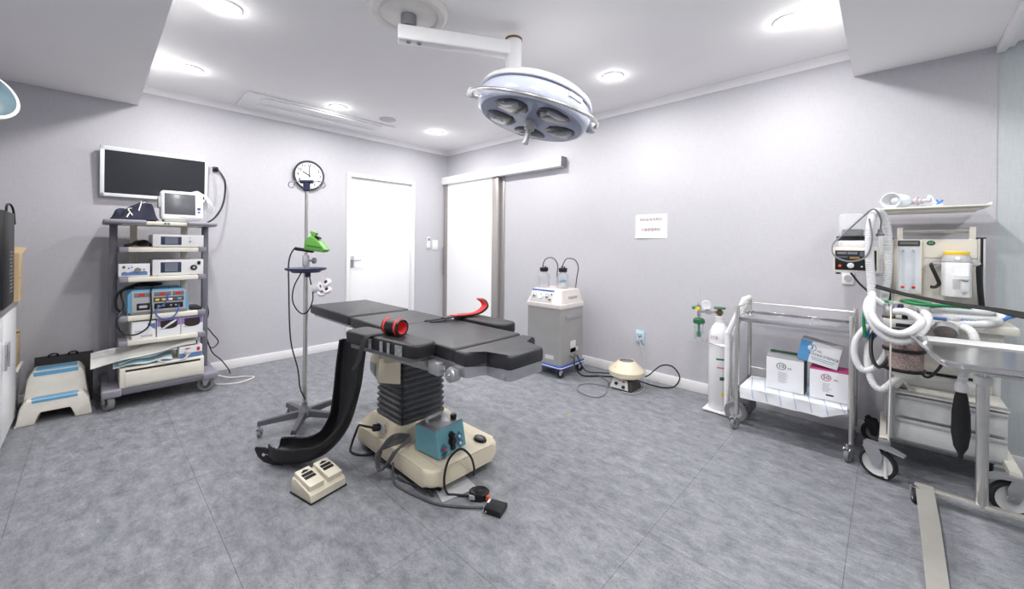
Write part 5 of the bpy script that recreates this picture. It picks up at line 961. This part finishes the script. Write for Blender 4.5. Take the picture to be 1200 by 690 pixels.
for x in (4.5, 4.655): G().cyl((x, -.42, 1.09), (x, -.42, 1.1), .012, seg=12).o('foot', BLACK, vt)
G().bx(4.66, 4.735, -.3, -.16, 1.08, 1.1, .003).o('ventilator_bracket', GREYW, am)
G().bx(4.5, 4.665, -.43, -.26, 1.255, 1.295, .01).o('bellows_base', GLOSSW, vt)
G().lathe([(0, .0), (.078, 0), (.078, .028), (0, .028)], o=(4.562, -.345, 1.295), seg=28).o('bellows_ring', BLACK, vt)
G().lathe([(.068, .028), (.068, .15), (.06, .165), (0, .168)], o=(4.562, -.345, 1.295), seg=32).o('bellows_canister', GLASSY, vt)
for k in range(4): G().lathe([(.05, .03+.01*k), (.056, .035+.01*k), (.05, .04+.01*k)], o=(4.562, -.345, 1.295), seg=24).o('bellows_fold', BLACK, vt)
G().lathe([(0, 0), (.03, .0), (.034, .03), (.028, .05), (0, .052)], o=(4.645, -.36, 1.295), seg=20).o('outlet_port', GREYW, vt)
# absorber
hx, hy = 4.787, -.56
G().lathe([(.0, .6), (.076, .6), (.078, .8), (0, .8)], o=(hx, hy, 0), seg=36).o('absorbent', GRANULE, am)
G().lathe([(.081, .598), (.081, .802)], o=(hx, hy, 0), seg=36).o('absorber_wall', mat('absorber_clear', (236, 238, 240), .08, alpha=.1), am)
for z in (.59, .695, .8): G().lathe([(.074, 0), (.085, .002), (.087, .01), (.085, .018), (.074, .02)], o=(hx, hy, z), seg=36).o('absorber_band', BLACK, am)
G().lathe([(0, .56), (.045, .56), (.05, .575), (.07, .59), (0, .592)], o=(hx, hy, 0), seg=24).o('absorber_base', IVORY, am)
mf = G().bx(4.705, 4.87, -.62, -.45, .822, .868, .006).o('manifold', GREYW, am); G().bx(4.755, 4.82, -.625, -.619, .832, .85).o('manifold_label', BLACK, mf)
G().bx(4.775, 4.8, -.5, -.44, .6, .83, .004).o('support_arm', GREYW, am)
for x, y, r_ in ((4.727, -.585, .026), (4.862, -.555, .027)):
    v_ = G().lathe([(r_*.9, 0), (r_, .006), (r_, .05), (r_*.85, .062), (0, .065)], o=(x, y, .868), seg=24).o('valve_dome', ALU, am); G().lathe([(0, .004), (r_*.7, .003), (r_*.72, 0)], o=(x, y, .932), seg=20).o('valve_window', GLASSY, v_); G().lathe([(r_*1.04, 0), (r_*1.04, .01)], o=(x, y, .872), seg=20).o('valve_ring', BRASS, v_)
G().lathe([(.012, 0), (.012, .03), (.034, .034), (.036, .05), (.03, .056), (0, .057)], o=(4.79, -.56, .868), seg=14).o('knob', BLACK, am)
G().lathe([(0, 0), (.016, 0), (.02, .03), (0, .034)], o=(4.745, -.6, .932), seg=16).o('clear_cap', GLASSY, am); G().bx(4.742, 4.785, -.6, -.57, .93, .95, .004).o('blue_clip', NAVY, am)
# gauge, valve block and reservoir bag
G().cyl((4.87, -.57, .85), (4.96, -.58, .85), .014, seg=12).o('cross_pipe', GREYW, am)
gz = Vector((-.12, -.85, -.5)).normalized(); gc = Vector((4.935, -.625, .835))
ga = G().lathe([(0, -.03), (.04, -.03), (.046, -.02), (.046, .012), (.042, .015), (.04, .01), (0, .01)], o=gc, z=gz, seg=32).o('pressure_gauge', ALU, am); G().lathe([(0, .0105), (.04, .0105)], o=gc, z=gz, seg=28).o('gauge_face', mat('gauge_dark', (110, 106, 102), .25, col2=(80, 78, 76)), ga)
G().cyl(gc+gz*.012, gc+gz*.012+Vector((.022, 0, .012)), .002, seg=6).o('gauge_needle', REDL, ga)
G().bx(4.945, 5.005, -.6, -.54, .845, .885, .005).o('valve_block', GREYW, am); G().lathe([(.022, 0), (.024, .01), (.02, .018), (0, .02)], o=(4.965, -.575, .885), seg=18).o('valve_cap', LGREY, am)
G().tube([(4.995, -.6, .862), (5.02, -.625, .845), (5.03, -.635, .79), (5.015, -.62, .7), (5.0, -.6, .63), (4.993, -.59, .58)], .017, 12, 8, rib=.14, pitch=.012).o('bag_hose', HOSE, am)
G().lathe([(.02, .0), (.024, .01), (.024, .035), (.018, .05)], o=(4.992, -.59, .535), seg=18).o('bag_neck', GLOSSW, am)
G().lathe([(0, .2), (.01, .205), (.012, .225), (.03, .26), (.04, .33), (.038, .43), (.028, .51), (.02, .54), (0, .545)], o=(4.992, -.59, 0), seg=18, sx=.85, sy=.65).o('reservoir_bag', RUBBER, am)
# breathing hoses
def hose(name, pts, r=.018, m_=HOSE): return G().tube(pts, r, 10, 8, rib=.13, pitch=.013).o(name, m_, am)
hose('breathing_hose', [(4.862, -.59, 0.915), (4.872, -.64, 0.895), (4.855, -.68, 0.840), (4.81, -.69, 0.780), (4.75, -.69, 0.765), (4.69, -.68, 0.800), (4.655, -.66, 0.860), (4.64, -.63, 0.920), (4.655, -.59, 0.970), (4.70, -.575, 0.940)], .0175)
hose('breathing_hose', [(4.75, -.61, 0.910), (4.8, -.64, 0.915), (4.845, -.67, 0.885), (4.835, -.70, 0.855), (4.79, -.71, 0.815), (4.74, -.71, 0.810), (4.69, -.7, 0.840), (4.66, -.66, 0.890), (4.66, -.6, 0.960), (4.66, -.53, 0.990)], .0175)
hose('ventilator_hose', [(4.66, -.5, .94), (4.655, -.5, 1.02), (4.645, -.5, 1.2), (4.645, -.49, 1.36), (4.66, -.46, 1.45), (4.685, -.42, 1.46), (4.71, -.38, 1.4), (4.722, -.36, 1.28), (4.72, -.35, 1.1), (4.71, -.36, .98), (4.7, -.42, .92)], .019)
hose('coiled_hose', [(4.88, -.4, .885), (4.98, -.43, .885), (5.09, -.4, .885), (5.14, -.32, .885), (5.09, -.25, .887), (4.97, -.235, .888), (4.86, -.26, .89), (4.82, -.33, .9), (4.88, -.41, .92), (4.99, -.42, .922), (5.09, -.38, .92), (5.12, -.31, .92), (5.05, -.255, .92), (4.92, -.26, .92), (4.83, -.33, .92)], .016)
hose('coiled_hose', [(5.0, -.56, .87), (5.06, -.52, .872), (5.12, -.44, .88), (5.15, -.36, .9), (5.12, -.3, .93)], .017)
hose('hanging_hose', [(4.73, -.5, .84), (4.66, -.52, .82), (4.6, -.545, .74), (4.585, -.56, .64), (4.62, -.575, .56), (4.68, -.575, .59), (4.72, -.56, .68), (4.72, -.53, .79)], .016)
hose('hanging_hose', [(4.7, -.45, .8), (4.655, -.5, .74), (4.64, -.55, .62), (4.66, -.585, .51), (4.7, -.6, .475), (4.75, -.59, .53), (4.785, -.57, .565)], .016)
G().tube([(4.78, -.52, .93), (4.73, -.56, .955), (4.67, -.58, .955), (4.635, -.58, .92), (4.625, -.57, .84), (4.63, -.55, .74)], .008, 8).o('green_hose', GRNH, am)
G().tube([(4.65, -.53, .88), (4.64, -.53, .8), (4.65, -.53, .73), (4.68, -.5, .76)], .008, 8).o('blue_hose', BLUEH, am)
G().tube([(4.7, -.5, .82), (4.66, -.55, .76), (4.66, -.6, .65), (4.69, -.62, .6), (4.725, -.6, .65), (4.735, -.57, .74)], .009, 8).o('black_hose', BLACK, am)
G().tube([(4.9, -.47, .877), (5.0, -.47, .875), (5.1, -.45, .875), (5.16, -.4, .9), (5.19, -.33, .93), (5.2, -.28, .9), (5.16, -.25, .88)], .008, 8).o('blue_hose', BLUEH, am)
G().tube([(4.9, -.36, .94), (4.83, -.34, .95), (4.78, -.4, .95), (4.86, -.44, .94), (4.95, -.43, .945), (5.04, -.42, .945)], .009, 8).o('green_hose', GRNH, am)
G().tube([(4.56, -.44, 1.1), (4.6, -.46, 1.04), (4.65, -.48, .98), (4.66, -.45, .9), (4.64, -.4, .8)], .006, 6).o('black_hose', BLACK, am)
G().tube([(4.642, -.52, 1.42), (4.655, -.535, 1.3), (4.63, -.53, 1.2), (4.56, -.51, 1.17), (4.5, -.5, 1.19), (4.475, -.49, 1.23), (4.48, -.46, 1.28), (4.53, -.43, 1.34), (4.6, -.45, 1.42), (4.66, -.49, 1.475), (4.69, -.48, 1.42), (4.69, -.46, 1.36)], .005, 6).o('sampling_line', MGREY, am)
G().lathe([(0, 0), (.018, .0), (.02, .012), (.012, .02), (.01, .04), (0, .042)], o=(4.688, -.46, 1.32), seg=16).o('connector', MGREY, am)
G().tube([(4.735, -.66, .94), (4.735, -.69, .8), (4.735, -.655, .5), (4.73, -.64, .22)], .0035, 6).o('cream_cord', IVORY, am)
G().tube([(4.84, -.54, .6), (4.88, -.5, .56), (4.92, -.46, .6), (4.95, -.42, .66)], .007, 6).o('black_hose', BLACK, am)
st_ = thing('head_strap', 'long flat black rubber strap lying across the hoses', 'strap', (5.0, -.4, .95))
def strip2(pts, wv, wf, th=.005):
    P_ = crom(pts, 6); L_ = []; n_ = len(P_)
    for i, p in enumerate(P_):
        t = (P_[min(i+1, n_-1)]-P_[max(i-1, 0)]).normalized(); w0 = (Vector(wv)-t*Vector(wv).dot(t)).normalized(); n = t.cross(w0).normalized(); w_ = wf(i/(n_-1))
        L_.append([p-w0*w_-n*th/2, p+w0*w_-n*th/2, p+w0*w_+n*th/2, p-w0*w_+n*th/2])
    return G().loft(L_)
strip2([(4.75, -.4, 1.0), (4.69, -.44, 1.02), (4.668, -.5, 1.033), (4.72, -.51, 1.02), (4.8, -.5, .995), (4.95, -.5, .966), (5.09, -.5, .952), (5.2, -.5, .932), (5.27, -.51, .925)], (0, .7, .7), lambda s_: .011+.009*math.sin(min(1, max(0, (s_-.75)/.25))*math.pi)).o('band', RUBBER, st_, ang=60)
pk_ = thing('drug_packet', 'crumpled clear packet on the machine\'s drawer top', 'packet', (4.79, -.4, .453))
G().grid(lambda u, v: (4.762+.05*u, -.44+.1*v, .454+.035*math.sin(u*3.1)*abs(math.sin(v*6+u*2))+.002), 10, 14, .0015).o('film', mat('clear_pouch_film', (214, 214, 210), .3), pk_)
# resuscitator bag and syringe cap on the top shelf
rb = thing('resuscitator_bag', 'clear manual resuscitator bag with mask on the top shelf', 'resuscitator', (4.77, -.24, 1.488))
pale = mat('pale_silicone', (216, 226, 234), .25, var=.03)
G().ell((4.755, -.22, 1.535), (.075, .06, .046), 24).o('bag', pale, rb); G().lathe([(.02, 0), (.024, .01), (.044, .035), (.048, .05), (.044, .052), (.022, .014)], o=(4.75, -.3, 1.53), z=(-.4, -1, 0), seg=24).o('mask', HOSE, rb)
G().cyl((4.815, -.22, 1.53), (4.865, -.24, 1.53), .017, seg=16).cyl((4.84, -.23, 1.53), (4.85, -.234, 1.53), .024, seg=16).cyl((4.865, -.24, 1.53), (4.9, -.253, 1.53), .012, seg=14).o('valve', mat('mauve_clear_plastic', (190, 182, 190), .25), rb)
G().prism([(0, 0), (.07, 0), (.035, .075), (.02, .08)], -.002, .002, Matrix(((1, 0, 0, 4.87), (0, 0, 1, -.2), (0, 1, 0, 1.4895), (0, 0, 0, 1)))).o('reservoir_sheet', pale, rb)
sy = thing('stopcock', 'tiny blue three-way stopcock on the top shelf', 'stopcock', (4.925, -.28, 1.488))
G().cyl((4.905, -.28, 1.497), (4.945, -.29, 1.497), .006, seg=10).o('barrel', HOSE, sy); G().cyl((4.92, -.284, 1.5), (4.945, -.29, 1.525), .005, seg=8).cyl((4.93, -.286, 1.51), (4.92, -.284, 1.53), .004, seg=8).o('lever', mat('bright_blue_plastic', (60, 130, 210), .4), sy)
# ================================================================== MAYO STAND
ms = thing('mayo_stand', 'stainless steel instrument stand with tray at the right edge', 'instrument stand', (5.045, -.735, 0))
BM = mat('satin_stand_steel', (226, 223, 216), .32, .75, var=.04)
G().bx(4.825, 5.3, -.755, -.715, .05, .066, .002).o('cross_bar', BM, ms)
for x in (4.86, 5.285):
    L_ = [[(x-.032, -.72, .067), (x+.032, -.72, .067), (x+.032, -.72, .073), (x-.032, -.72, .073)], [(x-.032, -1.08, .062), (x+.032, -1.08, .062), (x+.032, -1.08, .068), (x-.032, -1.08, .068)], [(x-.03, -1.56, .012), (x+.03, -1.56, .012), (x+.03, -1.56, .018), (x-.03, -1.56, .018)]]
    G().loft(L_).o('floor_leg', BM, ms); G().cyl((x, -1.555, 0), (x, -1.555, .014), .02, seg=12).o('foot', RUBBER, ms)
    caster(ms, (x-.035 if x < 5 else x+.035, -.79), .033, .06, math.radians(100), .02, RUBBER, LGREY, ALU)
G().cyl((5.045, -.735, .05), (5.045, -.735, .66), .021, seg=20).o('post', STEEL, ms); G().cyl((5.045, -.735, .62), (5.045, -.735, .66), .03, seg=20, bev=.004).o('collar', GREYW, ms); G().cyl((5.045, -.735, .66), (5.045, -.735, .775), .012, seg=14).o('inner_post', CHROME, ms)
MT_ = Matrix.Translation((5.06, -.965, .775)) @ Matrix.Rotation(math.radians(7), 4, 'Z')
G().tube([MT_ @ Vector(p) for p in ((0, .23, .0), (-.16, .2, .0), (-.19, .1, .0), (-.19, -.2, .0), (-.1, -.26, .0), (.1, -.26, .0), (.19, -.2, .0), (.19, .1, .0), (.16, .2, .0), (.0, .23, .0))], .008, 8, 5).o('tray_frame', STEEL, ms)
def trl(w_, d, z, r=.06): return [(p[0], p[1], z) for p in rrect(w_, d, r, 8)]
G().loft([trl(.40, .57, .008), trl(.41, .58, .01), trl(.43, .6, .032), trl(.455, .625, .034), trl(.457, .627, .03), trl(.455, .625, .037), trl(.428, .598, .036), trl(.405, .575, .013, .055), trl(.4, .57, .0125, .055)], M=MT_).o('tray', mat('tray_steel', (205, 205, 205), .2, 1., var=.04), ms)
